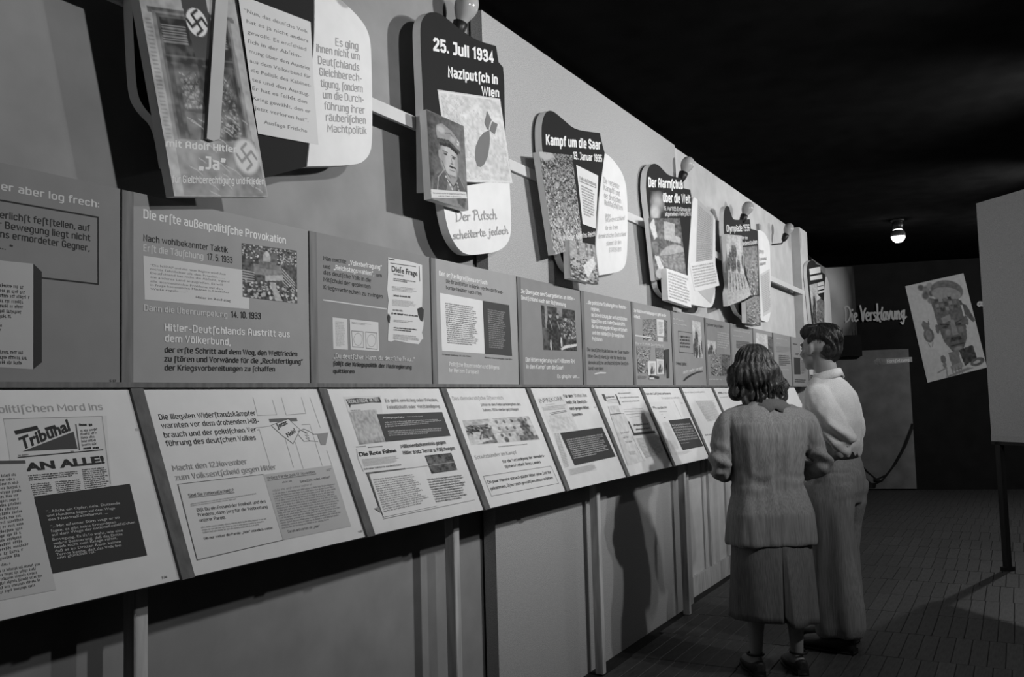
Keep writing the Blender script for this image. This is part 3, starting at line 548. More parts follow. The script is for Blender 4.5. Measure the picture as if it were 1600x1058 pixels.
 ('p',[(3.829,1.86),(4.207,1.862),(4.222,1.651),(3.842,1.643)],'officers',80,80,'photo_print'),
 ('t','Die Hitlerregierung warf Millionen RM',3.658,1.581,.527,.022,.009,.62,.03,0,'lettering'),
 ('t','in den Kampf um die Saar!',3.663,1.55,.387,.021,.004,.62,.03,0,'lettering'),
 ('t','Es ging ihr um....',3.982,1.508,.255,.019,.008,.62,.03,0,'lettering'),
]),
({'kind':'U','name':'info_panel','label':'grey panel filled with seven light text lines above four dark text lines','cat':'panel','group':'grey text panels in the upper row','plane':'U','box':(4.281,4.99,1.476,1.976),'tone':.22},[
 ('t','...die politiſche Stellung ihres Reichs-',4.356,1.909,.566,.021,.025,.62,.03,0,'lettering'),
 ('t','regimes,',4.415,1.878,.116,.021,.014,.62,.03,0,'lettering'),
 ('t','die Unterdrückung der antifaſchiſtiſchen',4.416,1.845,.51,.021,.018,.62,.03,0,'lettering'),
 ('t','Oppoſition und Widerſtandskräfte,',4.416,1.813,.48,.021,.018,.62,.03,0,'lettering'),
 ('t','die Gewinnung der Kriegswirtſchaft',4.416,1.782,.504,.021,.013,.62,.03,0,'lettering'),
 ('t','und der militäriſch-ſtrategiſchen',4.421,1.749,.451,.021,.005,.62,.03,0,'lettering'),
 ('t','Poſitionen',4.418,1.714,.135,.021,.017,.62,.03,0,'lettering'),
 ('t','Die deutſche Reaktion an der Saar mußte',4.347,1.654,.589,.02,.005,.022,.02,0,'lettering'),
 ('t','Hitler-Deutſchland, ja wie für heute das',4.35,1.619,.534,.02,.007,.022,.02,0,'lettering'),
 ('t','demokratiſche antifaſchiſtiſche Deutſch-',4.354,1.585,.576,.02,.013,.022,.02,0,'lettering'),
 ('t','land werden!',4.357,1.554,.196,.02,.011,.022,.02,0,'lettering'),
 ('q',[(4.424,1.532),(4.45,1.54),(4.509,1.546),(4.591,1.545),(4.581,1.539),(4.508,1.538),(4.456,1.533)],.55,'brush_stroke'),
]),
({'kind':'U','name':'info_panel','label':'grey panel crowded with a collage of photos and two white sheets','cat':'panel','group':'grey text panels in the upper row','plane':'U','box':(4.99,5.692,1.476,1.976),'tone':.23},[
 ('t','Der Reichsverteidigungsrat geht an die',5.035,1.915,.57,.02,.013,.62,.03,0,'lettering'),
 ('t','Arbeit',5.039,1.879,.098,.02,.019,.62,.03,0,'lettering'),
 ('p',[(5.175,1.879),(5.413,1.897),(5.409,1.756),(5.169,1.751)],'crowdlow',36,50,'photo_print'),
 ('q',[(5.425,1.897),(5.557,1.901),(5.557,1.793),(5.424,1.79)],.5,'paper_sheet'),
 ('p',[(5.557,1.901),(5.621,1.899),(5.614,1.759),(5.553,1.76)],'darkmix',12,40,'photo_print'),
 ('q',[(5.435,1.781),(5.524,1.782),(5.521,1.756),(5.432,1.756)],.5,'paper_sheet'),
 ('l',[(5.044,1.774),(5.321,1.773)],.008,.5,'ruled_line'),
 ('t','Alarmſtufe in Deutſchland',5.042,1.718,.48,.016,.012,.5,.02,0,'lettering'),
 ('p',[(5.053,1.71),(5.298,1.714),(5.25,1.553),(5.068,1.547)],'crowd',36,60,'photo_print'),
 ('p',[(5.383,1.711),(5.526,1.713),(5.527,1.647),(5.385,1.647)],'crowdlow',24,30,'photo_print'),
 ('q',[(5.229,1.624),(5.374,1.627),(5.372,1.539),(5.231,1.535)],.55,'paper_sheet'),
 ('q',[(5.384,1.641),(5.517,1.641),(5.515,1.547),(5.381,1.542)],.5,'paper_sheet'),
 ('p',[(5.261,1.61),(5.346,1.615),(5.347,1.545),(5.27,1.541)],'figures',20,30,'photo_print'),
 ('p',[(5.409,1.629),(5.498,1.631),(5.493,1.556),(5.409,1.552)],'figures',20,30,'photo_print'),
 ('q',[(5.534,1.704),(5.627,1.714),(5.61,1.523),(5.567,1.523),(5.571,1.63),(5.531,1.528),(5.53,1.629)],.04,'cutout_figure'),
 ('l',[(5.261,1.532),(5.414,1.524)],.014,.04,'brush_stroke'),
 ('k',[(5.058,1.533),(5.228,1.532),(5.226,1.514),(5.056,1.515)],3,.06,.9,31,.35,'small_print'),
 ('q',[(5.243,1.523),(5.328,1.524),(5.326,1.511),(5.242,1.511)],.5,'paper_sheet'),
 ('k',[(5.447,1.885),(5.537,1.887),(5.532,1.805),(5.446,1.802)],9,.2,.9,30,.35,'small_print'),
]),
({'kind':'U','name':'info_panel','label':'grey panel with a boxed text, a tall narrow photo and a dark curved brush stroke','cat':'panel','group':'grey text panels in the upper row','plane':'U','box':(5.692,6.419,1.476,1.976),'tone':.23},[
 ('k',[(5.745,1.931),(6.119,1.925),(6.117,1.911),(5.743,1.914)],1,.42,1,32,.6,'small_print'),
 ('k',[(5.745,1.898),(6.073,1.898),(6.071,1.883),(5.743,1.882)],1,.42,1,33,.6,'small_print'),
 ('l',[(6.13,1.845),(5.832,1.843),(5.838,1.7),(6.139,1.702)],.004,.03,'ruled_line'),
 ('k',[(5.863,1.819),(6.105,1.822),(6.093,1.732),(5.861,1.727)],4,.03,.95,34,.55,'small_print'),
 ('p',[(6.138,1.937),(6.342,1.936),(6.357,1.671),(6.146,1.673)],'figures',26,80,'photo_print'),
 ('t','1 Monat ſpäter:',5.758,1.612,.227,.022,.001,.022,.02,0,'lettering'),
 ('t','nicht mehr vereint',5.899,1.553,.437,.021,.093,.55,.02,.3,'lettering'),
 ('q',[(5.89,1.508),(5.958,1.533),(6.065,1.554),(6.197,1.572),(6.338,1.581),(6.341,1.574),(6.218,1.564),(6.085,1.543),(5.988,1.522),(5.913,1.502)],.03,'brush_stroke'),
]),
({'kind':'U','name':'info_panel','label':"grey panel with stacked photos, touching the left side of the woman's hair",'cat':'panel','group':'grey text panels in the upper row','plane':'U','box':(6.419,7.083,1.476,1.976),'tone':.22},[
 ('t','1 ſeltener Sieg in Italien',6.474,1.917,.438,.023,.016,.022,.02,0,'lettering'),
 ('k',[(6.752,1.894),(7.069,1.892),(7.061,1.76),(6.732,1.763)],7,.45,1,35,.6,'small_print'),
 ('p',[(6.482,1.811),(6.702,1.81),(6.697,1.694),(6.489,1.697)],'figures',22,34,'photo_print'),
 ('p',[(6.54,1.713),(6.827,1.717),(6.814,1.548),(6.54,1.55)],'crowd',30,50,'photo_print'),
 ('p',[(6.84,1.715),(7.068,1.718),(7.049,1.551),(6.822,1.55)],'darkmix',20,50,'photo_print'),
 ('k',[(6.489,1.528),(6.996,1.529),(6.994,1.512),(6.486,1.512)],1,.5,1,36,.6,'small_print'),
]),
({'kind':'U','name':'info_panel','label':"grey panel whose lower half is hidden by the woman's hair, with two light heading lines",'cat':'panel','group':'grey text panels in the upper row','plane':'U','box':(7.083,7.788,1.476,1.976),'tone':.22},[
 ('k',[(7.186,1.931),(7.793,1.937),(7.79,1.921),(7.184,1.916)],1,.42,1,37,.6,'small_print'),
 ('k',[(7.193,1.887),(7.496,1.892),(7.493,1.878),(7.191,1.871)],1,.42,1,38,.6,'small_print'),
 ('k',[(7.271,1.843),(7.729,1.851),(7.717,1.784),(7.261,1.78)],5,.04,.95,39,.55,'small_print'),
]),
({'kind':'U','name':'info_panel','label':"grey panel with a pale photo of a dark figure, just above the woman's head",'cat':'panel','group':'grey text panels in the upper row','plane':'U','box':(7.788,8.511,1.476,1.976),'tone':.22},[
 ('p',[(7.909,1.943),(8.335,1.945),(8.328,1.762),(7.891,1.756)],'blurfig',24,36,'photo_print'),
 ('p',[(8.351,1.932),(8.541,1.931),(8.527,1.786),(8.333,1.788)],'darkmix',12,30,'photo_print'),
]),
({'kind':'U','name':'info_panel','label':"grey panel with five dark text lines between the two visitors' heads",'cat':'panel','group':'grey text panels in the upper row','plane':'U','box':(8.511,9.273,1.476,1.976),'tone':.22},[
 ('k',[(8.666,1.937),(9.27,1.943),(9.265,1.923),(8.662,1.918)],1,.4,1,40,.6,'small_print'),
 ('k',[(8.657,1.892),(8.897,1.893),(8.894,1.877),(8.653,1.875)],1,.4,1,41,.6,'small_print'),
 ('k',[(8.649,1.855),(9.274,1.865),(9.26,1.805),(8.636,1.794)],5,.26,.9,42,.35,'small_print'),
 ('k',[(8.751,1.775),(9.246,1.78),(9.222,1.673),(8.728,1.667)],6,.04,.95,43,.5,'small_print'),
 ('k',[(8.782,1.64),(9.267,1.642),(9.263,1.625),(8.778,1.622)],1,.45,1,44,.6,'small_print'),
]),
({'kind':'U','name':'info_panel','label':"grey panel with a dark upright rectangle and a tall pale photo, beside the man's face",'cat':'panel','group':'grey text panels in the upper row','plane':'U','box':(9.273,10.097,1.476,1.976),'tone':.21},[
 ('k',[(9.396,1.912),(9.675,1.916),(9.671,1.897),(9.392,1.894)],1,.04,1,45,.6,'small_print'),
 ('p',[(9.751,1.931),(10.023,1.932),(10.008,1.772),(9.736,1.77)],'blurfig',16,30,'photo_print'),
 ('q',[(9.408,1.766),(9.712,1.769),(9.684,1.595),(9.39,1.592)],.03,'dark_sheet'),
 ('k',[(9.488,1.818),(9.652,1.818),(9.646,1.793),(9.482,1.792)],2,.05,1,46,.5,'small_print'),
 ('k',[(9.755,1.75),(10.004,1.753),(9.967,1.604),(9.719,1.601)],7,.1,.9,47,.35,'small_print'),
 ('k',[(9.402,1.547),(9.952,1.546),(9.942,1.505),(9.393,1.508)],2,.03,.95,48,.5,'small_print'),
]),
({'kind':'U','name':'info_panel','label':"last grey panel of the upper row, mostly hidden behind the man's face",'cat':'panel','group':'grey text panels in the upper row','plane':'U','box':(10.097,10.797,1.476,1.976),'tone':.21},[
 ('q',[(10.144,1.659),(10.372,1.658),(10.356,1.598),(10.13,1.601)],.5,'paper_sheet'),
 ('k',[(10.196,1.596),(10.384,1.598),(10.367,1.533),(10.18,1.532)],3,.03,1,49,.6,'small_print'),
]),
({'kind':'L','name':'document_panel','label':'white sloping panel with newspaper headline AN ALLE and a black typed card','cat':'panel','group':'white document panels in the lower row','plane':'L','box':(.823,1.523,0,.501),'tone':.6},[
 ('t','olitiſchen Mord ins',1.16,.442,.258,.019,.004,.3,.02,0,'lettering'),
 ('q',[(1.167,.428),(1.422,.428),(1.384,.237),(1.154,.235)],.541,'newspaper_page'),
 ('l',[(1.167,.428),(1.409,.427),(1.385,.255)],.002,.3,'ruled_line'),
 ('t','Tribünal',1.191,.354,.134,.027,.311,.03,.04,.25,'headline'),
 ('l',[(1.188,.395),(1.237,.404)],.01,.03,'ruled_line'),
 ('l',[(1.259,.4),(1.281,.405)],.008,.03,'ruled_line'),
 ('q',[(1.192,.35),(1.325,.391),(1.324,.348)],.06,'black_triangle'),
 ('k',[(1.343,.411),(1.391,.411),(1.39,.401),(1.343,.401)],1,.03,1,51,.7,'small_print'),
 ('k',[(1.343,.396),(1.391,.398),(1.383,.353),(1.336,.351)],5,.08,.85,52,.35,'small_print'),
 ('k',[(1.339,.351),(1.387,.352),(1.386,.342),(1.338,.343)],1,.03,1,53,.7,'small_print'),
 ('l',[(1.335,.408),(1.328,.345)],.003,.1,'ruled_line'),
 ('l',[(1.18,.337),(1.388,.341)],.003,.06,'ruled_line'),
 ('k',[(1.181,.344),(1.212,.344),(1.211,.339),(1.18,.339)],1,.1,.8,54,.35,'small_print'),
 ('k',[(1.305,.345),(1.323,.345),(1.322,.34),(1.304,.34)],1,.1,.8,55,.35,'small_print'),
 ('t','AN ALLE!',1.189,.304,.196,.018,.019,.03,.05,0,'headline'),
 ('k',[(1.191,.295),(1.309,.295),(1.308,.282),(1.191,.28)],3,.07,.97,56,.5,'small_print'),
 ('k',[(1.193,.275),(1.242,.274),(1.241,.248),(1.194,.247)],6,.12,.97,57,.5,'small_print'),
 ('k',[(1.25,.275),(1.311,.274),(1.309,.248),(1.249,.247)],6,.12,.97,58,.5,'small_print'),
 ('k',[(1.322,.298),(1.384,.298),(1.381,.25),(1.317,.249)],10,.12,.97,59,.5,'small_print'),
 ('q',[(1.194,.245),(1.436,.25),(1.432,.072),(1.196,.072)],.035,'black_card'),
 ('t','“...Nicht ein Opfer, nein, Dutzende',1.213,.205,.183,.006,-.008,.45,.005,0,'typed_text'),
 ('t','und Hunderte liegen auf dem Wege',1.213,.196,.167,.006,-.019,.45,.005,0,'typed_text'),
 ('t','des Nationalſozialismus. ...',1.213,.187,.146,.006,-.016,.45,.005,0,'typed_text'),
 ('t','“...Mit eiſerner Stirn wagt er zu',1.214,.171,.171,.006,-.008,.45,.005,0,'typed_text'),
 ('t','ſagen, es gibt keine Ermordeten',1.214,.161,.159,.006,-.007,.45,.005,0,'typed_text'),
 ('t','auf dem Wege der nationalſozialiſtiſchen',1.213,.152,.209,.006,.003,.45,.005,0,'typed_text'),
 ('t','Bewegung. Es iſt ſo wahr, wie eine',1.212,.142,.174,.006,-.024,.45,.005,0,'typed_text'),
 ('t','wahre Beteuerung, daß das Dritte',1.212,.133,.17,.006,-.022,.45,.005,0,'typed_text'),
 ('t','Reich nicht zum Kriege rüſtet,',1.212,.125,.154,.006,-.017,.45,.005,0,'typed_text'),
 ('t','daß es im Dritten Reich keinen',1.212,.116,.161,.006,-.019,.45,.005,0,'typed_text'),
 ('t','Terror kenne, daß das Volk frei',1.212,.108,.16,.006,-.026,.45,.005,0,'typed_text'),
 ('t','und glücklich ſei.”',1.213,.101,.097,.006,-.011,.45,.005,0,'typed_text'),
 ('q',[(1.108,.331),(1.191,.325),(1.195,.037),(1.047,.039)],.492,'typed_sheet'),
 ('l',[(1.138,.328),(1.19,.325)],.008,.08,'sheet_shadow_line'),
 ('k',[(1.102,.302),(1.171,.302),(1.154,.12),(1.063,.115)],20,.09,.95,60,.45,'small_print'),
 ('k',[(1.092,.113),(1.115,.113),(1.113,.105),(1.091,.104)],1,.09,1,61,.35,'small_print'),
 ('k',[(1.07,.101),(1.172,.101),(1.173,.051),(1.064,.05)],6,.09,.97,62,.45,'small_print'),
 ('t','3 34',1.455,.01,.015,.006,.002,.05,.02,0,'lettering'),
]),
({'kind':'L','name':'document_panel','label':'white sloping panel with a drawn hand pushing a leaflet through a slot','cat':'panel','group':'white document panels in the lower row','plane':'L','box':(1.523,2.225,0,.501),'tone':.6},[
 ('t','Die illegalen Widerſtandskämpfer',1.572,.412,.338,.016,.006,.035,.022,0,'lettering'),
 ('t','warnten vor dem drohenden Miß-',1.572,.388,.343,.016,.005,.035,.022,0,'lettering'),
 ('t','brauch und der politiſchen Ver-',1.572,.362,.331,.016,.003,.035,.022,0,'lettering'),
 ('t','führung des deutſchen Volkes',1.571,.339,.311,.016,-.001,.035,.022,0,'lettering'),
 ('l',[(1.919,.471),(1.915,.414),(1.993,.414),(1.994,.462)],.002,.3,'drawn_line'),
 ('l',[(2.035,.47),(2.032,.412),(2.119,.415),(2.122,.469)],.002,.3,'drawn_line'),
 ('l',[(2.16,.468),(2.163,.366)],.002,.3,'drawn_line'),
 ('l',[(1.952,.379),(1.894,.376)],.002,.3,'drawn_line'),
 ('l',[(1.905,.374),(1.904,.26)],.002,.3,'drawn_line'),
 ('l',[(2.085,.378),(2.121,.378),(2.117,.242)],.002,.3,'drawn_line'),
 ('l',[(1.997,.341),(1.994,.246)],.002,.3,'drawn_line'),
 ('l',[(2.034,.323),(2.032,.239)],.002,.3,'drawn_line'),
 ('l',[(2.159,.289),(2.16,.239)],.002,.3,'drawn_line'),
 ('l',[(1.959,.396),(2.068,.396)],.011,.13,'drawn_slot'),
 ('q',[(1.956,.381),(2.034,.399),(2.071,.362),(2.022,.319),(1.987,.348)],.59,'drawn_leaflet'),
 ('l',[(1.956,.381),(2.034,.399),(2.071,.362),(2.022,.319),(1.987,.348),(1.956,.381)],.002,.1,'drawn_line'),
 ('l',[(2.059,.357),(2.088,.364),(2.107,.356),(2.124,.344),(2.137,.344)],.002,.15,'drawn_hand'),
 ('l',[(2.071,.362),(2.099,.349),(2.083,.353),(2.1,.341),(2.084,.344),(2.099,.332),(2.084,.334),(2.099,.324),(2.132,.32)],.002,.15,'drawn_hand'),
 ('l',[(2.055,.348),(2.071,.324),(2.099,.324)],.002,.15,'drawn_hand'),
 ('q',[(2.138,.345),(2.193,.347),(2.162,.307),(2.14,.308)],.25,'drawn_sleeve'),
 ('t','Jetzt',1.978,.37,.05,.015,.258,.04,.03,0,'handwritten_note'),
 ('t','Nein!',2.009,.34,.045,.014,.361,.04,.03,0,'handwritten_note'),
 ('t','Macht den 12.November',1.57,.271,.252,.016,-.003,.3,.02,0,'lettering'),
 ('t','zum Volksentſcheid gegen Hitler',1.57,.245,.354,.016,.001,.3,.02,0,'lettering'),
 ('q',[(1.573,.235),(1.867,.235),(1.867,.042),(1.568,.037)],.558,'paper_sheet'),
 ('l',[(1.573,.235),(1.867,.235),(1.867,.042),(1.568,.037),(1.573,.235)],.002,.15,'ruled_line'),
 ('q',[(1.866,.234),(2.16,.239),(2.156,.041),(1.867,.042)],.41,'paper_sheet'),
 ('t','Sind Sie Nationalſozialiſt?',1.594,.198,.151,.009,-.009,.1,.02,0,'lettering'),
 ('l',[(1.594,.196),(1.745,.194)],.002,.15,'ruled_line'),
 ('k',[(1.594,.181),(1.85,.186),(1.848,.174),(1.592,.172)],2,.35,.9,64,.35,'small_print'),
 ('t','Biſt Du ein Freund der Freiheit und des',1.608,.157,.238,.009,-.015,.07,.01,0,'lettering'),
 ('t','Friedens, dann ſorg für die Verbreitung',1.607,.144,.239,.009,-.028,.07,.01,0,'lettering'),
 ('t','unſerer Parole.',1.607,.13,.085,.009,-.034,.07,.01,0,'lettering'),
 ('k',[(1.606,.118),(1.847,.111),(1.846,.091),(1.607,.098)],3,.35,.95,65,.35,'small_print'),
 ('t','Gib nur weiter die Parole: „Nein“ mündlich weiter.',1.605,.083,.24,.007,-.024,.07,.01,0,'lettering'),
 ('t','Unſere Parole zum 12. November.',1.877,.218,.202,.009,.009,.1,.02,0,'lettering'),
 ('l',[(1.876,.215),(2.077,.217)],.002,.15,'ruled_line'),
 ('k',[(1.931,.208),(1.997,.21),(1.995,.201),(1.929,.2)],1,.1,.9,66,.35,'small_print'),
 ('t','Genoſſen redet weiter!',2.001,.196,.131,.008,.02,.08,.02,0,'lettering'),
 ('k',[(1.885,.188),(2.139,.194),(2.139,.185),(1.881,.178)],1,.25,1,67,.35,'small_print'),
 ('k',[(1.881,.178),(2.143,.181),(2.132,.07),(1.875,.071)],15,.2,1,68,.45,'small_print'),
 ('t','Darum antworten wir „Nein“',1.893,.058,.131,.008,-.009,.07,.02,0,'lettering'),
 ('k',[(2.127,.228),(2.151,.23),(2.15,.221),(2.127,.221)],2,.07,1,69,.35,'small_print'),
 ('t','3 35',2.18,.016,.018,.006,.026,.05,.02,0,'lettering'),
]),
({'kind':'L','name':'document_panel','label':'white sloping panel with old newspaper mastheads and a wide black typed card','cat':'panel','group':'white document panels in the lower row','plane':'L','box':(2.225,2.924,0,.501),'tone':.6},[
 ('q',[(2.322,.469),(2.525,.472),(2.462,.301),(2.322,.299)],.541,'newspaper_page'),
 ('p',[(2.325,.414),(2.472,.421),(2.461,.3),(2.322,.298)],'newsgrey',50,50,'newspaper_text_block'),
 ('q',[(2.329,.459),(2.385,.463),(2.449,.461),(2.513,.466),(2.514,.444),(2.459,.446),(2.413,.442),(2.345,.44),(2.337,.428)],.06,'masthead_banner'),
 ('t','SOZIALISTISCHE',2.334,.444,.108,.013,.032,.6,.02,0,'lettering'),
 ('t','AKTION',2.451,.448,.051,.014,.019,.6,.02,0,'lettering'),
 ('k',[(2.336,.421),(2.412,.422),(2.412,.417),(2.335,.416)],1,.15,.9,71,.35,'small_print'),
 ('t','Es geht um Krieg oder Frieden,',2.539,.445,.327,.014,-.004,.3,.02,0,'lettering'),
 ('t','Feindſchaft oder Verſtändigung',2.537,.42,.326,.014,-.009,.3,.02,0,'lettering'),
 ('q',[(2.466,.402),(2.865,.399),(2.864,.301),(2.463,.3)],.06,'black_card'),
 ('t','Kriegsgefahr',2.493,.384,.124,.006,-.005,.5,.01,0,'lettering'),
 ('k',[(2.63,.389),(2.787,.388),(2.787,.382),(2.63,.384)],1,.45,1,72,.35,'small_print'),
 ('k',[(2.494,.373),(2.844,.373),(2.839,.356),(2.486,.35)],3,.42,.97,73,.45,'small_print'),
 ('k',[(2.493,.34),(2.822,.337),(2.814,.315),(2.491,.318)],3,.42,.97,74,.45,'small_print'),
 ('t','Die Rote Fahne',2.304,.258,.199,.014,.009,.05,.03,0,'headline'),
 ('l',[(2.303,.291),(2.35,.291)],.003,.3,'ruled_line'),
 ('l',[(2.363,.286),(2.436,.285)],.003,.2,'ruled_line'),
 ('l',[(2.3,.283),(2.292,.252),(2.297,.207)],.002,.35,'ruled_line'),
 ('k',[(2.309,.248),(2.505,.247),(2.498,.223),(2.308,.222)],6,.33,.97,75,.35,'small_print'),
 ('t','Schwerer Wahlterror aus Deutſchland',2.303,.211,.199,.006,-.003,.08,.02,0,'lettering'),
 ('p',[(2.305,.201),(2.518,.199),(2.52,.195),(2.307,.196)],'darkmix',30,4,'grey_bar'),
 ('t','Millionenbekenntnis gegen',2.536,.271,.279,.014,.001,.05,.02,0,'lettering'),
 ('t','Hitler trotz Terror u. Fälſchungen',2.537,.247,.325,.014,-.007,.05,.02,0,'lettering'),
 ('p',[(2.657,.235),(2.826,.234),(2.826,.166),(2.661,.166)],'darknews',36,30,'photo_print'),
 ('l',[(2.516,.197),(2.83,.197)],.002,.35,'ruled_line'),
 ('l',[(2.319,.043),(2.869,.043)],.002,.35,'ruled_line'),
 ('q',[(2.288,.081),(2.318,.084),(2.313,.064)],.25,'folded_corner'),
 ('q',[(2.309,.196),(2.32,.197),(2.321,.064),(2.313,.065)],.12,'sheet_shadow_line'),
 ('q',[(2.317,.193),(2.621,.191),(2.623,.049),(2.318,.048)],.623,'typed_sheet'),
 ('k',[(2.328,.176),(2.571,.175),(2.59,.066),(2.327,.061)],15,.1,.93,76,.4,'small_print'),
 ('k',[(2.616,.15),(2.845,.147),(2.849,.054),(2.621,.06)],10,.1,.93,77,.4,'small_print'),
]),
({'kind':'L','name':'document_panel','label':'white sloping panel with a wide street-fighting photo above an outlined text box','cat':'panel','group':'white document panels in the lower row','plane':'L','box':(2.924,3.621,0,.501),'tone':.6},[
 ('t','Das demokratiſche Öſterreich',2.972,.447,.4,.017,-.005,.32,.02,0,'lettering'),
 ('t','ſchon in den Februarkämpfen des',3.167,.418,.336,.013,-.011,.05,.02,0,'lettering'),
 ('t','Jahres 1934 niedergeſchlagen',3.167,.394,.301,.013,-.01,.05,.02,0,'lettering'),
 ('p',[(2.986,.36),(3.535,.363),(3.555,.248),(2.985,.256)],'streetfight',100,44,'photo_print'),
 ('k',[(3.18,.24),(3.487,.237),(3.486,.23),(3.177,.233)],1,.2,1,81,.35,'small_print'),
 ('t','Schutzbündler im Kampf',2.976,.197,.332,.016,.002,.32,.02,0,'lettering'),
 ('t','für die Verteidigung der demokra-',3.17,.166,.371,.013,.003,.05,.02,0,'lettering'),
 ('t','tiſchen Freiheit ihres Landes',3.173,.144,.31,.013,-.008,.05,.02,0,'lettering'),
 ('l',[(2.988,.126),(3.561,.121),(3.571,.039),(2.994,.044),(2.988,.126)],.002,.12,'ruled_line'),
 ('t','Ein paar Monate danach glaubt Hitler ſeine Zeit für',3.002,.094,.538,.013,-.01,.05,.02,0,'lettering'),
 ('t','gekommen, Öſterreich gewaltſam einzuverleiben',3.005,.067,.531,.013,-.006,.05,.02,0,'lettering'),
]),
({'kind':'L','name':'document_panel','label':'white sloping panel with a black typed card under a faint newspaper page','cat':'panel','group':'white document panels in the lower row','plane':'L','box':(3.621,4.328,0,.501),'tone':.6},[
 ('q',[(3.687,.452),(3.963,.459),(3.981,.277),(4.005,.063),(3.707,.063)],.558,'newspaper_page'),
 ('t','INPREKORR',3.693,.422,.251,.022,.042,.08,.0,0,'headline'),
 ('k',[(3.741,.415),(3.904,.421),(3.901,.416),(3.738,.408)],1,.25,.9,82,.35,'small_print'),
 ('k',[(3.695,.403),(3.954,.413),(3.942,.386),(3.7,.383)],3,.2,1,83,.35,'small_print'),
 ('l',[(3.748,.37),(3.931,.38)],.003,.1,'ruled_line'),
 ('l',[(3.758,.363),(3.932,.374)],.003,.1,'ruled_line'),
 ('p',[(3.712,.358),(3.944,.362),(3.961,.28),(3.706,.279)],'newslight',36,30,'newspaper_text_block'),
 ('k',[(3.71,.271),(3.767,.269),(3.744,.106),(3.681,.101)],22,.3,.9,84,.35,'small_print'),
 ('k',[(3.722,.092),(4.012,.097),(4.009,.068),(3.713,.063)],5,.4,.95,85,.5,'small_print'),
 ('t','Für den',3.965,.445,.105,.018,.026,.05,.02,0,'lettering'),
 ('t','Status Quo',4.088,.448,.149,.019,.004,.32,.02,0,'lettering'),
 ('t','heißt für Deutſch-',3.965,.413,.248,.017,.003,.05,.02,0,'lettering'),
 ('t','land gegen Hitler',3.977,.38,.229,.017,.005,.05,.02,0,'lettering'),
 ('t','ſtimmen',3.977,.346,.116,.017,.031,.05,.02,0,'lettering'),
 ('q',[(3.772,.269),(4.264,.277),(4.286,.114),(3.79,.105)],.04,'black_card'),
 ('k',[(3.807,.235),(4.239,.244),(4.23,.141),(3.808,.135)],10,.42,.95,86,.45,'small_print'),
]),
({'kind':'L','name':'document_panel','label':'white sloping panel with stepped grey newspaper cuttings and a thick black bracket','cat':'panel','group':'white document panels in the lower row','plane':'L','box':(4.328,5.034,0,.501),'tone':.6},[
 ('q',[(4.436,.462),(4.472,.462),(4.467,.423),(4.439,.421)],.08,'dark_block'),
 ('t','Die Rote Front',4.474,.436,.118,.012,.04,.05,.02,0,'lettering'),
 ('l',[(4.481,.427),(4.61,.43)],.003,.1,'ruled_line'),
 ('l',[(4.468,.418),(4.612,.42)],.002,.25,'ruled_line'),
 ('l',[(4.464,.409),(4.608,.411)],.002,.25,'ruled_line'),
 ('q',[(4.616,.459),(4.633,.46),(4.634,.394),(4.616,.393)],.06,'dark_block'),
 ('p',[(4.45,.391),(4.584,.393),(4.582,.346),(4.441,.344)],'newslight',16,12,'newspaper_text_block'),
 ('l',[(4.438,.343),(4.588,.346)],.005,.1,'ruled_line'),
 ('l',[(4.582,.39),(4.584,.347),(4.625,.343),(4.638,.295)],.002,.15,'ruled_line'),
 ('p',[(4.435,.342),(4.628,.341),(4.65,.062),(4.389,.056)],'newsgreylight',30,60,'newspaper_text_block'),
 ('t','Der Kampf',4.471,.228,.12,.011,.028,.1,.01,0,'lettering'),
 ('t','auf der',4.477,.202,.079,.011,.021,.1,.01,0,'lettering'),
 ('t','Straße',4.484,.175,.091,.011,.017,.1,.01,0,'lettering'),
 ('k',[(4.475,.129),(4.584,.126),(4.573,.104),(4.476,.109)],4,.25,.9,88,.35,'small_print'),
 ('k',[(4.665,.47),(4.96,.473),(4.953,.461),(4.66,.458)],1,.35,1,224,.5,'small_print'),
 ('k',[(4.668,.444),(4.969,.446),(4.963,.434),(4.663,.433)],1,.35,1,277,.5,'small_print'),
 ('k',[(4.672,.419),(4.961,.421),(4.955,.409),(4.667,.408)],1,.35,1,329,.5,'small_print'),
 ('l',[(4.644,.368),(4.936,.367)],.002,.35,'ruled_line'),
 ('l',[(4.646,.353),(4.944,.352)],.002,.35,'ruled_line'),
 ('l',[(4.647,.337),(4.929,.338)],.002,.35,'ruled_line'),
 ('l',[(4.681,.319),(4.837,.322)],.002,.35,'ruled_line'),
 ('q',[(4.631,.296),(4.651,.296),(4.656,.226),(4.973,.226),(4.974,.211),(4.632,.211)],.05,'black_bracket'),
 ('k',[(4.697,.278),(4.944,.276),(4.939,.263),(4.693,.263)],1,.06,1,95,.55,'small_print'),
 ('k',[(4.704,.252),(4.98,.25),(4.974,.237),(4.702,.238)],1,.06,1,96,.55,'small_print'),
 ('l',[(4.607,.208),(4.623,.069)],.003,.12,'ruled_line'),
 ('k',[(4.638,.194),(5.006,.192),(4.981,.083),(4.672,.076)],15,.28,.95,97,.35,'small_print'),
]),
({'kind':'L','name':'document_panel','label':'white sloping panel with a tall black card of eight light lines near its right edge','cat':'panel','group':'white document panels in the lower row','plane':'L','box':(5.034,5.745,0,.501),'tone':.6},[
 ('t','Nach den Luftſchutzaktionen in',5.078,.452,.449,.015,-.001,.06,.02,0,'lettering'),
 ('t','Friedenszeiten',5.328,.42,.332,.015,.005,.34,.02,0,'lettering'),
 ('l',[(5.523,.406),(5.534,.29)],.004,.2,'ruled_line'),
 ('q',[(5.09,.403),(5.443,.408),(5.447,.287),(5.458,.063),(5.235,.052),(5.098,.067)],.574,'newspaper_page'),
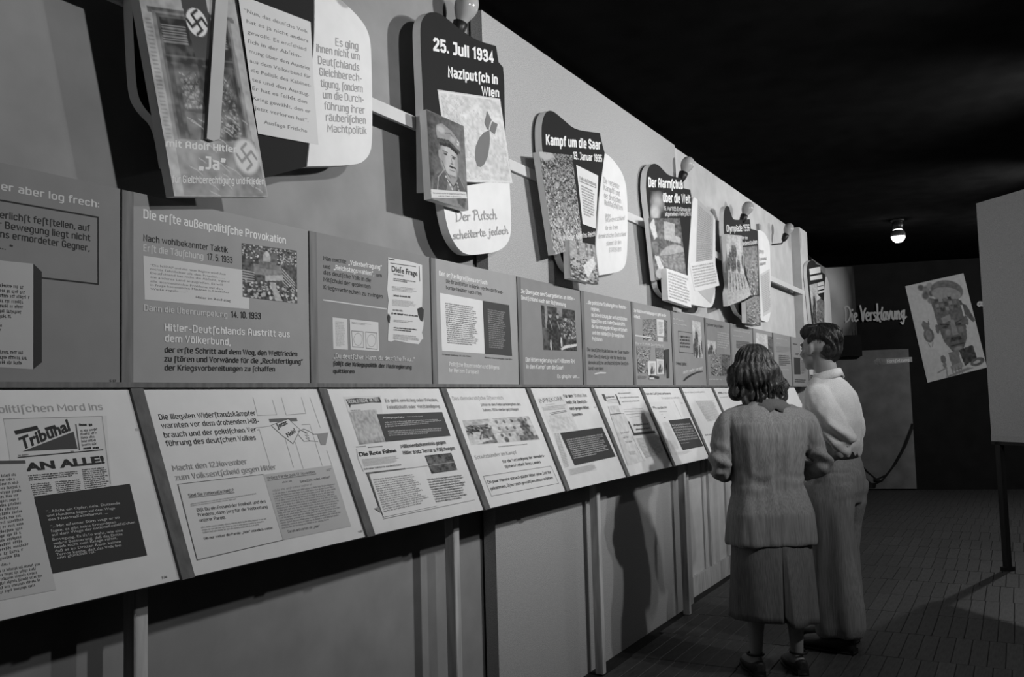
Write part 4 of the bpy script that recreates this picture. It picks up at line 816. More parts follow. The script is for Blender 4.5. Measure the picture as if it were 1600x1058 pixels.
 ('q',[(5.098,.375),(5.14,.377),(5.142,.366),(5.11,.362)],.2,'drawn_mark'),
 ('t','Friedliche',5.143,.355,.203,.015,.023,.1,.015,0,'lettering'),
 ('l',[(5.178,.338),(5.318,.338)],.003,.25,'ruled_line'),
 ('k',[(5.194,.325),(5.24,.326),(5.237,.321),(5.192,.32)],1,.15,1,98,.35,'small_print'),
 ('k',[(5.22,.302),(5.255,.302),(5.251,.296),(5.216,.296)],1,.08,1,99,.8,'small_print'),
 ('k',[(5.156,.271),(5.269,.272),(5.268,.091),(5.13,.095)],26,.5,.9,100,.35,'small_print'),
 ('k',[(5.14,.079),(5.439,.072),(5.431,.054),(5.146,.061)],3,.5,.9,101,.35,'small_print'),
 ('q',[(5.275,.279),(5.688,.281),(5.713,.083),(5.3,.081)],.04,'black_card'),
 ('k',[(5.298,.254),(5.665,.251),(5.687,.135),(5.31,.137)],7,.45,1,102,.28,'small_print'),
 ('k',[(5.322,.129),(5.476,.126),(5.475,.119),(5.32,.122)],1,.45,1,103,.4,'small_print'),
]),
({'kind':'L','name':'document_panel','label':"white sloping panel with one small typed block, left of the woman's arm",'cat':'panel','group':'white document panels in the lower row','plane':'L','box':(5.745,6.465,0,.501),'tone':.6},[
 ('k',[(5.811,.47),(6.265,.474),(6.25,.455),(5.804,.454)],1,.38,1,104,.5,'small_print'),
 ('k',[(5.965,.4),(6.369,.398),(6.355,.25),(6.02,.244)],19,.28,.97,105,.35,'small_print'),
 ('k',[(5.844,.159),(6.073,.157),(6.065,.146),(5.835,.146)],1,.1,1,106,.6,'small_print'),
]),
({'kind':'L','name':'document_panel','label':"white sloping panel half hidden behind the woman's left shoulder and hair",'cat':'panel','group':'white document panels in the lower row','plane':'L','box':(6.465,7.165,0,.501),'tone':.6},[
 ('k',[(6.58,.465),(6.703,.465),(6.689,.448),(6.565,.447)],1,.08,1,107,.6,'small_print'),
 ('k',[(6.571,.461),(7.044,.462),(7.032,.445),(6.555,.441)],1,.3,1,108,.5,'small_print'),
 ('k',[(6.57,.425),(6.94,.43),(6.935,.417),(6.566,.414)],1,.4,1,109,.5,'small_print'),
]),
({'kind':'L','name':'document_panel','label':"white sloping panel hidden behind the woman's back",'cat':'panel','group':'white document panels in the lower row','plane':'L','box':(7.165,7.865,0,.501),'tone':.6},[
]),
({'kind':'L','name':'document_panel','label':"white sloping panel showing at the right of the woman's collar",'cat':'panel','group':'white document panels in the lower row','plane':'L','box':(7.865,8.565,0,.501),'tone':.6},[
]),
({'kind':'L','name':'document_panel','label':"white sloping panel in front of the man's shirt collar",'cat':'panel','group':'white document panels in the lower row','plane':'L','box':(8.565,9.265,0,.501),'tone':.6},[
]),
({'kind':'B','name':'display_board','label':'large black board with a photo of a flag at a window, leftmost','cat':'board','group':'cut-out display boards on the white rail','plane':'B','solids':[([(1.509,2.598),(1.507,2.476),(1.517,2.29),(1.525,2.224),(1.55,2.193),(1.599,2.165),(1.62,2.058),(1.769,2.016),(2.166,2.176),(2.197,2.525),(2.216,2.904)],.012,1.96,1.995,'black_backing',0),([(2.207,2.899),(2.298,2.807),(2.409,2.781),(2.472,2.753),(2.5,2.711),(2.504,2.599),(2.5,2.329),(2.477,2.278),(2.419,2.235),(2.16,2.174),(2.181,2.306),(2.178,2.454),(2.205,2.614)],.62,1.955,1.995,'white_lobe',0),([(1.449,2.597),(1.778,2.69),(1.927,2.023),(1.59,1.962)],.4,1.9,1.93,'photo_block',0),([(1.723,2.572),(1.769,2.591),(1.733,2.149),(1.71,2.136),(1.687,2.138)],.4,1.885,1.899,'grey_slat',0)]},[
 ('y',1.899),
 ('p',[(1.449,2.597),(1.777,2.689),(1.927,2.024),(1.59,1.962)],'flagwindow',110,220,'photo_print'),
 ('t','mit Adolf Hitler',1.563,2.088,.248,.02,.163,.6,.04,0,'lettering'),
 ('t','„Ja“',1.67,2.053,.097,.037,.131,.6,.05,0,'lettering'),
 ('t','für Gleichberechtigung und Frieden',1.583,1.996,.335,.021,.182,.6,.02,0,'lettering'),
 ('y',1.955),
 ('q',[(1.869,2.634),(1.927,2.638),(2.185,2.662),(2.196,2.465),(2.215,2.258),(1.946,2.228),(1.909,2.418)],.52,'typed_sheet'),
 ('t','“Nun, das deutſche Volk',1.892,2.587,.281,.012,.112,.13,.004,0,'typed_text'),
 ('t','hat es ja nicht anders',1.903,2.557,.271,.012,.114,.13,.004,0,'typed_text'),
 ('t','gewollt. Es entſchied',1.906,2.525,.258,.012,.123,.13,.004,0,'typed_text'),
 ('t','ſich in der Abſtim-',1.909,2.497,.231,.012,.123,.13,.004,0,'typed_text'),
 ('t','mung über den Austritt',1.912,2.468,.268,.012,.11,.13,.004,0,'typed_text'),
 ('t','aus dem Völkerbund für',1.915,2.439,.268,.012,.117,.13,.004,0,'typed_text'),
 ('t','die Politik des Kabinet-',1.918,2.411,.267,.012,.117,.13,.004,0,'typed_text'),
 ('t','tes und den Auszug.',1.923,2.384,.25,.012,.1,.13,.004,0,'typed_text'),
 ('t','Er hat es ſelbſt den',1.924,2.357,.24,.012,.102,.13,.004,0,'typed_text'),
 ('t','Krieg gewählt, den er',1.926,2.327,.254,.012,.108,.13,.004,0,'typed_text'),
 ('t','jetzt verloren hat”.',1.934,2.299,.235,.012,.094,.13,.004,0,'typed_text'),
 ('t','Ausſage Fritſche',1.97,2.265,.192,.012,.105,.13,.004,0,'typed_text'),
 ('t','Es ging',2.307,2.623,.125,.029,.211,.28,.012,0,'lettering'),
 ('t','ihnen nicht um',2.211,2.57,.229,.028,.194,.28,.012,0,'lettering'),
 ('t','Deutſchlands',2.218,2.531,.219,.028,.198,.28,.012,0,'lettering'),
 ('t','Gleichberech-',2.224,2.494,.226,.028,.203,.28,.012,0,'lettering'),
 ('t','tigung, ſondern',2.23,2.457,.224,.028,.201,.28,.012,0,'lettering'),
 ('t','um die Durch-',2.24,2.421,.22,.028,.206,.28,.012,0,'lettering'),
 ('t','führung ihrer',2.246,2.385,.217,.028,.195,.28,.012,0,'lettering'),
 ('t','räuberiſchen',2.253,2.348,.216,.028,.205,.28,.012,0,'lettering'),
 ('t','Machtpolitik',2.26,2.312,.212,.028,.209,.28,.012,0,'lettering'),
]),
({'kind':'B','name':'display_board','label':'black board dated 25. Juli 1934 with a map and an officer portrait','cat':'board','group':'cut-out display boards on the white rail','plane':'B','solids':[([(2.821,2.218),(2.828,2.523),(2.814,2.846),(2.825,2.902),(2.87,2.952),(2.943,2.98),(3.018,2.978),(3.115,2.966),(3.243,2.966),(3.409,2.997),(3.419,2.965),(3.428,2.929),(3.468,2.918),(3.476,2.861),(3.47,2.636),(3.49,2.375),(2.987,2.25)],.012,1.958,1.995,'black_backing',0),([(2.94,2.251),(2.954,2.165),(2.983,2.087),(3.033,2.037),(3.09,2.013),(3.159,2.014),(3.357,2.053),(3.443,2.091),(3.486,2.134),(3.502,2.201),(3.496,2.406)],.62,1.957,1.995,'white_lobe',0),([(2.785,2.526),(3.051,2.529),(3.07,2.183),(2.804,2.182)],.42,1.915,1.948,'portrait_block',0)]},[
 ('y',1.957),
 ('t','25. Juli 1934',2.903,2.806,.492,.056,.209,.64,.075,0,'lettering'),
 ('t','Naziputſch in',3.006,2.728,.418,.047,.222,.64,.07,0,'lettering'),
 ('t','Wien',3.268,2.728,.159,.043,.227,.64,.07,0,'lettering'),
 ('p',[(2.926,2.654),(3.43,2.761),(3.523,2.391),(3.004,2.296)],'map',110,120,'map_sheet'),
 ('q',[(3.2,2.433),(3.199,2.457),(3.209,2.491),(3.238,2.534),(3.28,2.568),(3.327,2.59),(3.331,2.553),(3.323,2.515),(3.307,2.467),(3.277,2.428),(3.245,2.407),(3.215,2.405)],.14,'bomb_silhouette'),
 ('q',[(3.311,2.672),(3.347,2.64),(3.329,2.615),(3.32,2.587),(3.305,2.59),(3.285,2.611)],.14,'bomb_fin'),
 ('q',[(3.353,2.636),(3.401,2.636),(3.372,2.582),(3.326,2.588)],.14,'bomb_fin'),
 ('h','Der Putsch',3.041,2.139,.338,.042,.193,.3,.006,'handwriting'),
 ('h','scheiterte jedoch',3.013,2.061,.468,.034,.199,.3,.006,'handwriting'),
 ('y',1.915),
 ('p',[(2.784,2.525),(3.05,2.529),(3.069,2.183),(2.804,2.182)],'portrait',90,150,'photo_print'),
 ('q',[(2.802,2.219),(3.054,2.256),(3.062,2.231),(2.804,2.186)],.5,'caption_strip'),
 ('t','Gemeindewache im Juliputſch marſchierte',2.816,2.204,.235,.006,.165,.1,.01,0,'lettering'),
 ('t','wie in Wien zuſammen',2.851,2.199,.167,.006,.165,.1,.01,0,'lettering'),
]),
({'kind':'B','name':'display_board','label':'black cut-out board about the Saar struggle of January 1935 with a dense crowd photo','cat':'board','group':'cut-out display boards on the white rail','plane':'B','solids':[([(3.831,2.612),(3.831,2.727),(3.85,2.78),(3.882,2.82),(3.93,2.844),(3.981,2.85),(4.08,2.838),(4.221,2.819),(4.549,2.884),(4.574,2.831),(4.609,2.782),(4.507,2.534),(4.422,2.228),(4.406,2.034),(4.102,2.044),(4.034,2.074),(3.988,2.133),(3.88,2.502)],.012,1.958,1.995,'black_backing',0),([(4.606,2.782),(4.686,2.78),(4.787,2.752),(4.863,2.717),(4.911,2.658),(4.922,2.549),(4.899,2.315),(4.872,2.207),(4.836,2.161),(4.766,2.128),(4.624,2.099),(4.465,2.071),(4.431,2.229),(4.471,2.341),(4.512,2.534)],.62,1.957,1.995,'white_lobe',0),([(3.714,2.577),(4.083,2.644),(4.18,2.19),(3.842,2.099)],.42,1.915,1.948,'photo_block',0),([(3.962,2.188),(4.264,2.203),(4.308,2.0),(3.964,1.996)],.42,1.89,1.925,'photo_block',0)]},[
 ('y',1.957),
 ('t','Kampf um die Saar',3.874,2.654,.689,.056,.196,.64,.075,0,'lettering'),
 ('t','13. Januar 1935',4.184,2.652,.384,.042,.18,.64,.06,0,'lettering'),
 ('q',[(4.218,2.63),(4.501,2.631),(4.441,2.325),(4.274,2.325)],.58,'paper_sheet'),
 ('t','Volksabſtimmung',4.249,2.558,.217,.021,.024,.1,.02,0,'lettering'),
 ('l',[(4.249,2.55),(4.466,2.555)],.004,.1,'ruled_line'),
 ('k',[(4.269,2.535),(4.464,2.535),(4.443,2.371),(4.292,2.374)],11,.14,.85,121,.5,'small_print'),
 ('t','Die vereinte',4.571,2.605,.229,.035,.029,.33,.01,0,'lettering'),
 ('t','Kampffront',4.572,2.564,.236,.035,.027,.33,.01,0,'lettering'),
 ('t','der deutſchen',4.573,2.52,.245,.034,.042,.33,.01,0,'lettering'),
 ('t','Antifaſchiſten',4.574,2.479,.267,.034,.054,.33,.01,0,'lettering'),
 ('t','gegen',4.578,2.412,.075,.026,.113,.35,.0,.3,'lettering'),
 ('t','Hitlerdeutschland',4.575,2.38,.294,.026,.216,.35,.0,.3,'lettering'),
 ('t','für ein freies',4.571,2.335,.188,.026,.195,.35,.0,.3,'lettering'),
 ('t','demokratisches Deutschland',4.47,2.275,.409,.026,.18,.35,.0,.3,'lettering'),
 ('t','stimmt für den',4.575,2.249,.223,.026,.183,.35,.0,.3,'lettering'),
 ('t','STATUS QUO',4.609,2.216,.183,.026,.164,.35,.0,.3,'lettering'),
 ('y',1.915),
 ('p',[(3.713,2.577),(4.082,2.644),(4.179,2.189),(3.841,2.098)],'crowdtall',110,230,'photo_print'),
 ('t','Wir wollen heim ins Reich!',3.913,2.175,.435,.028,.206,.6,.02,0,'lettering'),
 ('y',1.889),
 ('p',[(3.961,2.187),(4.263,2.203),(4.306,1.999),(3.963,1.996)],'rally',50,80,'photo_print'),
]),
({'kind':'B','name':'display_board','label':'black cut-out board headed Der Alarmschuß with an opened white envelope','cat':'board','group':'cut-out display boards on the white rail','plane':'B','solids':[([(5.237,2.687),(5.25,2.775),(5.287,2.839),(5.346,2.879),(5.418,2.903),(5.501,2.907),(5.591,2.891),(5.684,2.878),(5.983,2.92),(5.983,2.851),(6.133,2.869),(6.16,2.808),(6.119,2.633),(5.981,2.231),(6.016,2.017),(5.546,2.038),(5.439,2.06),(5.364,2.108),(5.293,2.463)],.012,1.958,1.995,'black_backing',0),([(6.176,2.818),(6.231,2.835),(6.671,2.783),(6.721,2.746),(6.634,2.168),(6.578,2.09),(6.489,2.045),(6.037,2.039),(5.98,2.244),(6.083,2.544)],.62,1.957,1.995,'white_lobe',0),([(5.164,2.498),(5.761,2.597),(5.85,2.226),(5.239,2.12)],.42,1.92,1.95,'photo_block',0),([(5.355,2.207),(5.82,2.206),(5.82,1.994),(5.363,2.007)],.6,1.885,1.925,'typed_block',0)]},[
 ('y',1.957),
 ('p',[(5.299,2.698),(5.572,2.757),(5.587,2.573),(5.297,2.525)],'smoke',30,50,'photo_print'),
 ('t','Der Alarmſchuß',5.285,2.72,.691,.066,.175,.64,.075,0,'lettering'),
 ('t','über die Welt',5.543,2.671,.589,.068,.161,.64,.075,0,'lettering'),
 ('t','16. Mai 1935: Einführung der',5.556,2.619,.577,.029,.157,.55,.02,0,'lettering'),
 ('t','allgemeinen Wehrpflicht',5.57,2.583,.56,.029,.171,.55,.02,0,'lettering'),
 ('q',[(6.298,2.833),(6.67,2.779),(6.587,2.384),(6.167,2.303)],.38,'newspaper_page'),
 ('k',[(6.306,2.792),(6.632,2.753),(6.571,2.412),(6.196,2.323)],26,.2,.95,131,.35,'small_print'),
 ('q',[(6.203,2.146),(6.636,2.22),(6.503,2.081)],.42,'envelope_flap'),
 ('q',[(6.032,2.329),(6.643,2.432),(6.745,2.241),(6.128,2.143)],.64,'typed_sheet'),
 ('k',[(6.082,2.317),(6.64,2.413),(6.697,2.256),(6.139,2.162)],8,.2,.95,132,.35,'small_print'),
 ('y',1.919),
 ('p',[(5.162,2.498),(5.76,2.597),(5.849,2.226),(5.238,2.12)],'drum',60,80,'photo_print'),
 ('y',1.885),
 ('k',[(5.383,2.19),(5.795,2.188),(5.796,2.01),(5.385,2.021)],9,.25,.95,133,.35,'small_print'),
]),
({'kind':'B','name':'display_board','label':'black board headed Olympiade 1936 with wavy photo cut-outs','cat':'board','group':'cut-out display boards on the white rail','plane':'B','solids':[([(6.931,2.672),(6.957,2.839),(6.997,2.888),(7.056,2.917),(7.124,2.923),(7.152,2.888),(7.202,2.849),(7.262,2.834),(7.773,2.927),(7.784,2.843),(8.027,2.863),(7.99,2.448),(7.974,2.006),(7.506,2.002),(7.404,2.041),(7.242,2.06),(7.155,2.121),(7.027,2.188)],.012,1.958,1.995,'black_backing',0),([(8.038,2.87),(8.138,2.885),(8.294,2.88),(8.43,2.824),(8.461,2.755),(8.428,2.513),(8.383,2.183),(8.305,2.088),(8.224,2.047),(7.98,2.057),(8.014,2.45)],.6,1.957,1.995,'white_lobe',0),([(6.832,2.649),(7.312,2.708),(7.329,2.533),(7.34,2.389),(7.459,2.305),(7.521,2.237),(7.391,2.198),(7.087,2.136),(6.805,2.083),(6.794,2.179),(6.893,2.295),(6.852,2.442)],.4,1.915,1.95,'photo_block',0),([(7.257,2.148),(7.694,2.242),(7.71,1.985),(7.246,1.981)],.42,1.89,1.93,'photo_block',0)]},[
 ('y',1.957),
 ('t','Olympiade 1936',7.017,2.697,.735,.061,.164,.6,.04,0,'lettering'),
 ('t','Unter den',7.423,2.7,.242,.03,.13,.55,.03,0,'lettering'),
 ('t','Friedenstauben',7.412,2.638,.582,.04,.175,.6,.03,0,'lettering'),
 ('p',[(7.429,2.629),(7.982,2.721),(7.939,2.278),(7.684,2.247)],'crowdlow',36,60,'photo_print'),
 ('q',[(8.03,2.469),(8.399,2.561),(8.416,2.167),(8.076,2.093)],.45,'typed_sheet'),
 ('k',[(8.055,2.455),(8.371,2.534),(8.375,2.186),(8.103,2.127)],20,.25,.95,141,.35,'small_print'),
 ('k',[(8.032,2.697),(8.249,2.726),(8.238,2.671),(8.022,2.643)],1,.4,1,142,.6,'small_print'),
 ('k',[(8.033,2.627),(8.309,2.666),(8.292,2.579),(8.03,2.539)],2,.4,1,143,.6,'small_print'),
 ('y',1.915),
 ('p',[(6.841,2.65),(7.298,2.706),(7.326,2.388),(6.849,2.366)],'figures',40,60,'photo_print'),
 ('p',[(6.848,2.362),(7.326,2.388),(7.505,2.231),(6.804,2.086)],'boats',44,50,'photo_print'),
 ('y',1.889),
 ('p',[(7.255,2.148),(7.691,2.242),(7.708,1.985),(7.244,1.981)],'crowd',30,44,'photo_print'),
]),
({'kind':'B','name':'display_board','label':"narrow black board with white lettering strips above the man's head",'cat':'board','group':'cut-out display boards on the white rail','plane':'B','solids':[([(10.154,2.596),(10.123,2.678),(10.151,2.789),(10.227,2.845),(10.41,2.892),(10.613,2.91),(10.717,2.878),(10.957,2.902),(11.018,2.821),(11.225,2.821),(11.094,2.18),(10.313,2.102),(10.236,2.216)],.012,1.958,1.995,'black_backing',0),([(11.238,2.799),(11.364,2.8),(11.468,2.716),(11.5,2.467),(11.519,2.176),(11.012,2.17),(11.07,2.548)],.6,1.957,1.995,'white_lobe',0)]},[
 ('y',1.957),
 ('q',[(10.267,2.776),(10.945,2.882),(10.95,2.813),(10.294,2.714)],.6,'lettering_strip'),
 ('q',[(10.288,2.692),(11.017,2.798),(11.027,2.748),(10.298,2.649)],.6,'lettering_strip'),
 ('q',[(10.699,2.662),(11.106,2.726),(11.105,2.679),(10.712,2.624)],.6,'lettering_strip'),
 ('q',[(10.685,2.611),(11.091,2.671),(11.092,2.632),(10.699,2.578)],.6,'lettering_strip'),
 ('q',[(10.694,2.56),(11.114,2.622),(11.105,2.593),(10.712,2.539)],.6,'lettering_strip'),
 ('p',[(10.22,2.591),(10.675,2.659),(10.771,2.161),(10.333,2.118)],'figures',24,70,'photo_print'),
 ('p',[(10.589,2.506),(11.073,2.479),(10.988,2.174),(10.593,2.139)],'crowdlow',20,40,'photo_print'),
 ('q',[(10.595,2.528),(10.864,2.503),(10.595,2.444)],.5,'paper_sheet'),
]),
({'kind':'W','name':'wall_lettering','label':'white brush-script words Die Versklavung painted on the dark back wall','cat':'lettering','plane':'W'},[
 ('h','Die Versklavung',-.085,2.404,.812,.22,.008,.6,.024,'handwriting'),
]),
({'kind':'W','name':'wall_letter','label':'white brush letter a painted on the back wall right of the tilted poster','cat':'lettering','plane':'W'},[
 ('h','a',1.665,2.542,.074,.1,.013,.5,.028,'handwriting'),
]),
({'kind':'W','name':'poster','label':'tilted white poster showing a helmeted stern head assembled from small pictures','cat':'poster','plane':'W','poly':[(.747,2.874),(1.518,3.015),(1.743,1.682),(.965,1.494)]},[
 ('p',[(.747,2.874),(1.518,3.015),(1.743,1.682),(.965,1.494)],'poster',110,170,'poster_print'),
]),
({'kind':'W','name':'direction_sign','label':'small grey arrow sign pointing left above the grey doorway curtain','cat':'sign','plane':'W','poly':[(.251,1.816),(.319,1.866),(.324,1.857),(.398,1.857),(.774,1.863),(.775,1.794),(.399,1.774),(.329,1.774),(.331,1.753)]},[
 ('q',[(.433,1.853),(.774,1.862),(.774,1.794),(.431,1.774)],.42,'sign_face'),
 ('t','Fortſetzung',.444,1.791,.293,.045,.048,.85,.05,0,'lettering'),
]),
]

# ------------------------------------------------------------------ the hall
CEIL = 3.22
def structure(o): o['kind'] = 'structure'; return o
structure(box('floor', -2, 15.5, -3.2, 3.4, -.06, -.007, mat(.012, .9, 'floor')))
structure(box('ceiling', -2, 15.5, -3.2, 3.4, CEIL, CEIL+.05, mat(.007, 1, 'drape', 0)))
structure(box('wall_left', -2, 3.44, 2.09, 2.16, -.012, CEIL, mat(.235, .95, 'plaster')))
structure(box('wall_middle', 3.385, 6.0, 2.015, 2.075, -.012, 3.17, mat(.33, .95, 'hessian')))
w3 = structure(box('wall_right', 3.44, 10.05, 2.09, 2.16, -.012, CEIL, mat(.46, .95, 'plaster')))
structure(box('wall_far', 10.05, 10.46, 2.0, 2.16, -.012, CEIL, mat(.46, .95, 'plaster')))
structure(box('baseboard_right', 6.0, 10.05, 2.068, 2.09, -.012, .13, mat(.42, .6, 'wood')))
structure(box('trim_1', 6.62, 6.66, 2.07, 2.09, .13, 1.0, mat(.4, .7, 'wood')))
structure(box('trim_2', 6.50, 6.53, 2.078, 2.09, .13, 1.0, mat(.38, .7, 'wood')))
structure(box('wall_front', -2, 15.5, -3.2, -3.15, -.012, CEIL, mat(.03, .95, 'drape')))
structure(box('wall_rear', -2, -1.95, -3.15, 2.09, -.012, CEIL, mat(.05, .95, 'drape')))
# back wall: black drape plane, and the curved mural wall joining it to the display wall
bw = PLANES['W']
def slab(name, u0, u1, v0, v1, h0, h1, mt, parent=None, plane=bw):
    V = [plane.at(u, v, h) for u in (u0, u1) for h in (h0, h1) for v in (v0, v1)]
    return mesh(name, V, [(0, 1, 3, 2), (4, 6, 7, 5), (0, 4, 5, 1), (2, 3, 7, 6), (0, 2, 6, 4), (1, 5, 7, 3)], mt, parent)
structure(slab('wall_back', -.33, 4.6, -.012, CEIL, -.02, -.1, mat(.011, .95, 'drape')))
def mural(n=90, mh=70):
    c = Cv(n, mh, .03); c.ell(.2, .3, .4, .32, .72, soft=1.6); c.ell(.45, .36, .28, .12, .32, ang=.25, soft=1.4); c.ell(.2, .68, .22, .2, .42, soft=1.4); c.noise(6, .05, 3); c.noise(14, .03, 4)
    r = np.random.RandomState(5)
    for k in range(26): x = .08+.9*r.rand(); h = .5+.3*r.rand(); c.poly([(x, 1), (x-.01, h+.12), (x+.008, h), (x+.03, h+.15), (x+.035, 1)], .012)
    c.poly([(0, .9), (1, .88), (1, 1), (0, 1)], .012); return c.done()
NA = 14; curve = lambda a: (10.46+3.04*(1-math.cos(a)), 2.1+.25*math.sin(a))
cv = [curve(a) for a in np.linspace(0, PI/2, NA)]; V = []; Fc = []
for x, y in cv:
    for z in (-.012, CEIL): V.append((x, y, z)); V.append((x, y+.05, z))
for i in range(NA-1): k = 4*i; Fc += [(k, k+4, k+6, k+2), (k+1, k+3, k+7, k+5)]
structure(mesh('wall_curved', V, Fc, mat(.014, .95, 'drape')))
a = np.clip(mural()*1.5, .01, .7); ny, nx = a.shape; V = []
mp_ = [curve(t) for t in np.linspace(1.2, 1.56, 12)]+[tuple(bw.at(u, 0, .012))[:2] for u in (-.3, -.15, .06)]
cum = np.concatenate([[0], np.cumsum([math.dist(p, q) for p, q in zip(mp_[:-1], mp_[1:])])])
ws = np.interp(np.linspace(0, 1, nx), [0, .25, 1], [0, cum[11], cum[-1]])
for j in range(ny):
    for i in range(nx): V.append((np.interp(ws[i], cum, [p[0] for p in mp_]), np.interp(ws[i], cum, [p[1] for p in mp_])-.008, 3.2-j/(ny-1)*1.5))
Fc = [(j*nx+i, j*nx+nx+i, j*nx+nx+i+1, j*nx+i+1) for j in range(ny-1) for i in range(nx-1)]
mo = mesh('wall_mural', V, Fc, picmat(.9)); tag(mo, 'dark painted mural of smoke clouds over a jagged black skyline on the curved wall', 'mural')
at = mo.data.color_attributes.new('print', 'FLOAT_COLOR', 'POINT'); g = a.reshape(-1); at.data.foreach_set('color', np.stack([g, g, g, np.ones_like(g)], 1).astype(np.float32).reshape(-1))

# parquet of long narrow blocks: 0.52 m rows, 82 mm wide strips, joints recessed
ROWS = [4.12+.525*k for k in range(20)]
rnd = random.Random(11); FP = []
for i, x in enumerate(ROWS):
    y = -2.9+rnd.random()*.08
    while y < 2.0:
        FP.append((x, y, .521, .0795)); y += .0825
FP = [p for p in FP if p[1]+.08 < (2.0 if p[0] < 5.6 else 2.06)]
def vis(p):
    x, y = p[0]+.26, p[1]+.04; d = x*F.x+y*F.y; lat = (x*R.x+y*R.y)/d; return 3.9 < x and -.1 < lat < .62 and (x < 13.2)
near = sorted([p for p in FP if vis(p)], key=lambda p: p[0])
fl = bpy.data.objects['floor']; PM = [mat(t, .6, 'floor', .3) for t in (.044, .050, .057, .047)]
pm = []
for k, mt in enumerate(PM):
    V, Fc = box_vf(0, .521, 0, .0795, -.011, 0); o = mesh('parquet_block', V, Fc, mt)
    bm = bmesh.new(); bm.from_mesh(o.data); bmesh.ops.bevel(bm, geom=[e for e in bm.edges if all(v.co.z > -.001 for v in e.verts)], offset=.002, segments=1, affect='EDGES'); bm.to_mesh(o.data); bm.free()
    pm.append(o.data); bpy.data.objects.remove(o)
picked = set(near[:300])
for x, y, a_, b_ in near[:300]:
    o = bpy.data.objects.new('parquet_block', pm[rnd.randrange(4)]); link(o, fl); o.location = (x, y, rnd.uniform(-.0015, .0005))
V = []; Fc = []
for p in FP:
    if p in picked: continue
    v, f = box_vf(p[0], p[0]+p[2], p[1], p[1]+p[3], -.011, rnd.uniform(-.0012, 0), len(V)); V += v; Fc += f
tag(mesh('parquet_field', V, Fc, PM[1], fl), kind='stuff')
V = []; Fc = []
for i in range(12):
    for j in range(62):
        x = 4.12-.525*(i+1); y = -2.9+.0825*j
        if y < 2.0 and x > -2: v, f = box_vf(x, x+.517, y, y+(.0795), -.011, 0, len(V)); V += v; Fc += f
tag(mesh('parquet_field', V, Fc, PM[1], fl), kind='stuff')

# ------------------------------------------------------------------ display frame
fr = empty('display_stand', (4.3, 1.95, 0)); tag(fr, 'grey wooden frame of posts, ledge and slanted battens carrying both rows of panels', 'stand')
def part(o): o.matrix_parent_inverse = Matrix.Translation(-Vector(fr.location)); return o
xU = sorted({t['box'][0] for t, _ in DATA if t['kind'] == 'U'} | {t['box'][1] for t, _ in DATA if t['kind'] == 'U'})
xL = sorted({t['box'][0] for t, _ in DATA if t['kind'] == 'L'} | {t['box'][1] for t, _ in DATA if t['kind'] == 'L'})
for x in (1.51, 2.94, 4.285, 5.66, 7.05, 8.45, 9.8): part(box('post', x-.02, x+.02, 1.925, 1.968, 0, 1.36, mat(.42, .6, 'wood'), fr, .002))
part(box('ledge', .1, 10.8, 1.955, 2.005, 1.4625, 1.4755, mat(.13, .7, 'wood'), fr))
PU = PLANES['U']; PLn = PLANES['L']
for x in xU[1:-1]: part(box('upper_batten', x+.002, x+.036, 1.985, 2.008, 1.476, 1.974, mat(.14, .7, 'wood'), fr))
def slant(name, u0, u1, v0, v1, h0, h1, mt, parent): return slab(name, u0, u1, v0, v1, h1, h0, mt, parent, PLn)
for x in xL[1:-1]: part(slant('slanted_batten', x-.019, x+.019, -.004, .498, .0005, .009, mat(.10, .7, 'wood'), fr))
part(slant('shelf_backing', .1, 9.3, .0, .49, -.022, -.0085, mat(.12, .8, 'wood'), fr))
rl = box('rail', -1.5, 10.3, 1.997, 2.012, 2.474, 2.524, mat(.5, .6, 'board')); tag(rl, 'long white wooden rail running along the wall behind all the cut-out boards', 'rail')
br = []
for x in (1.2, 3.75, 5.0, 6.4, 8.3, 9.8): o = box('rail_bracket', x-.015, x+.015, 2.012, 2.016 if 3.385 < x < 6 else 2.09, 2.482, 2.514, mat(.5, .6, 'wood'), rl)

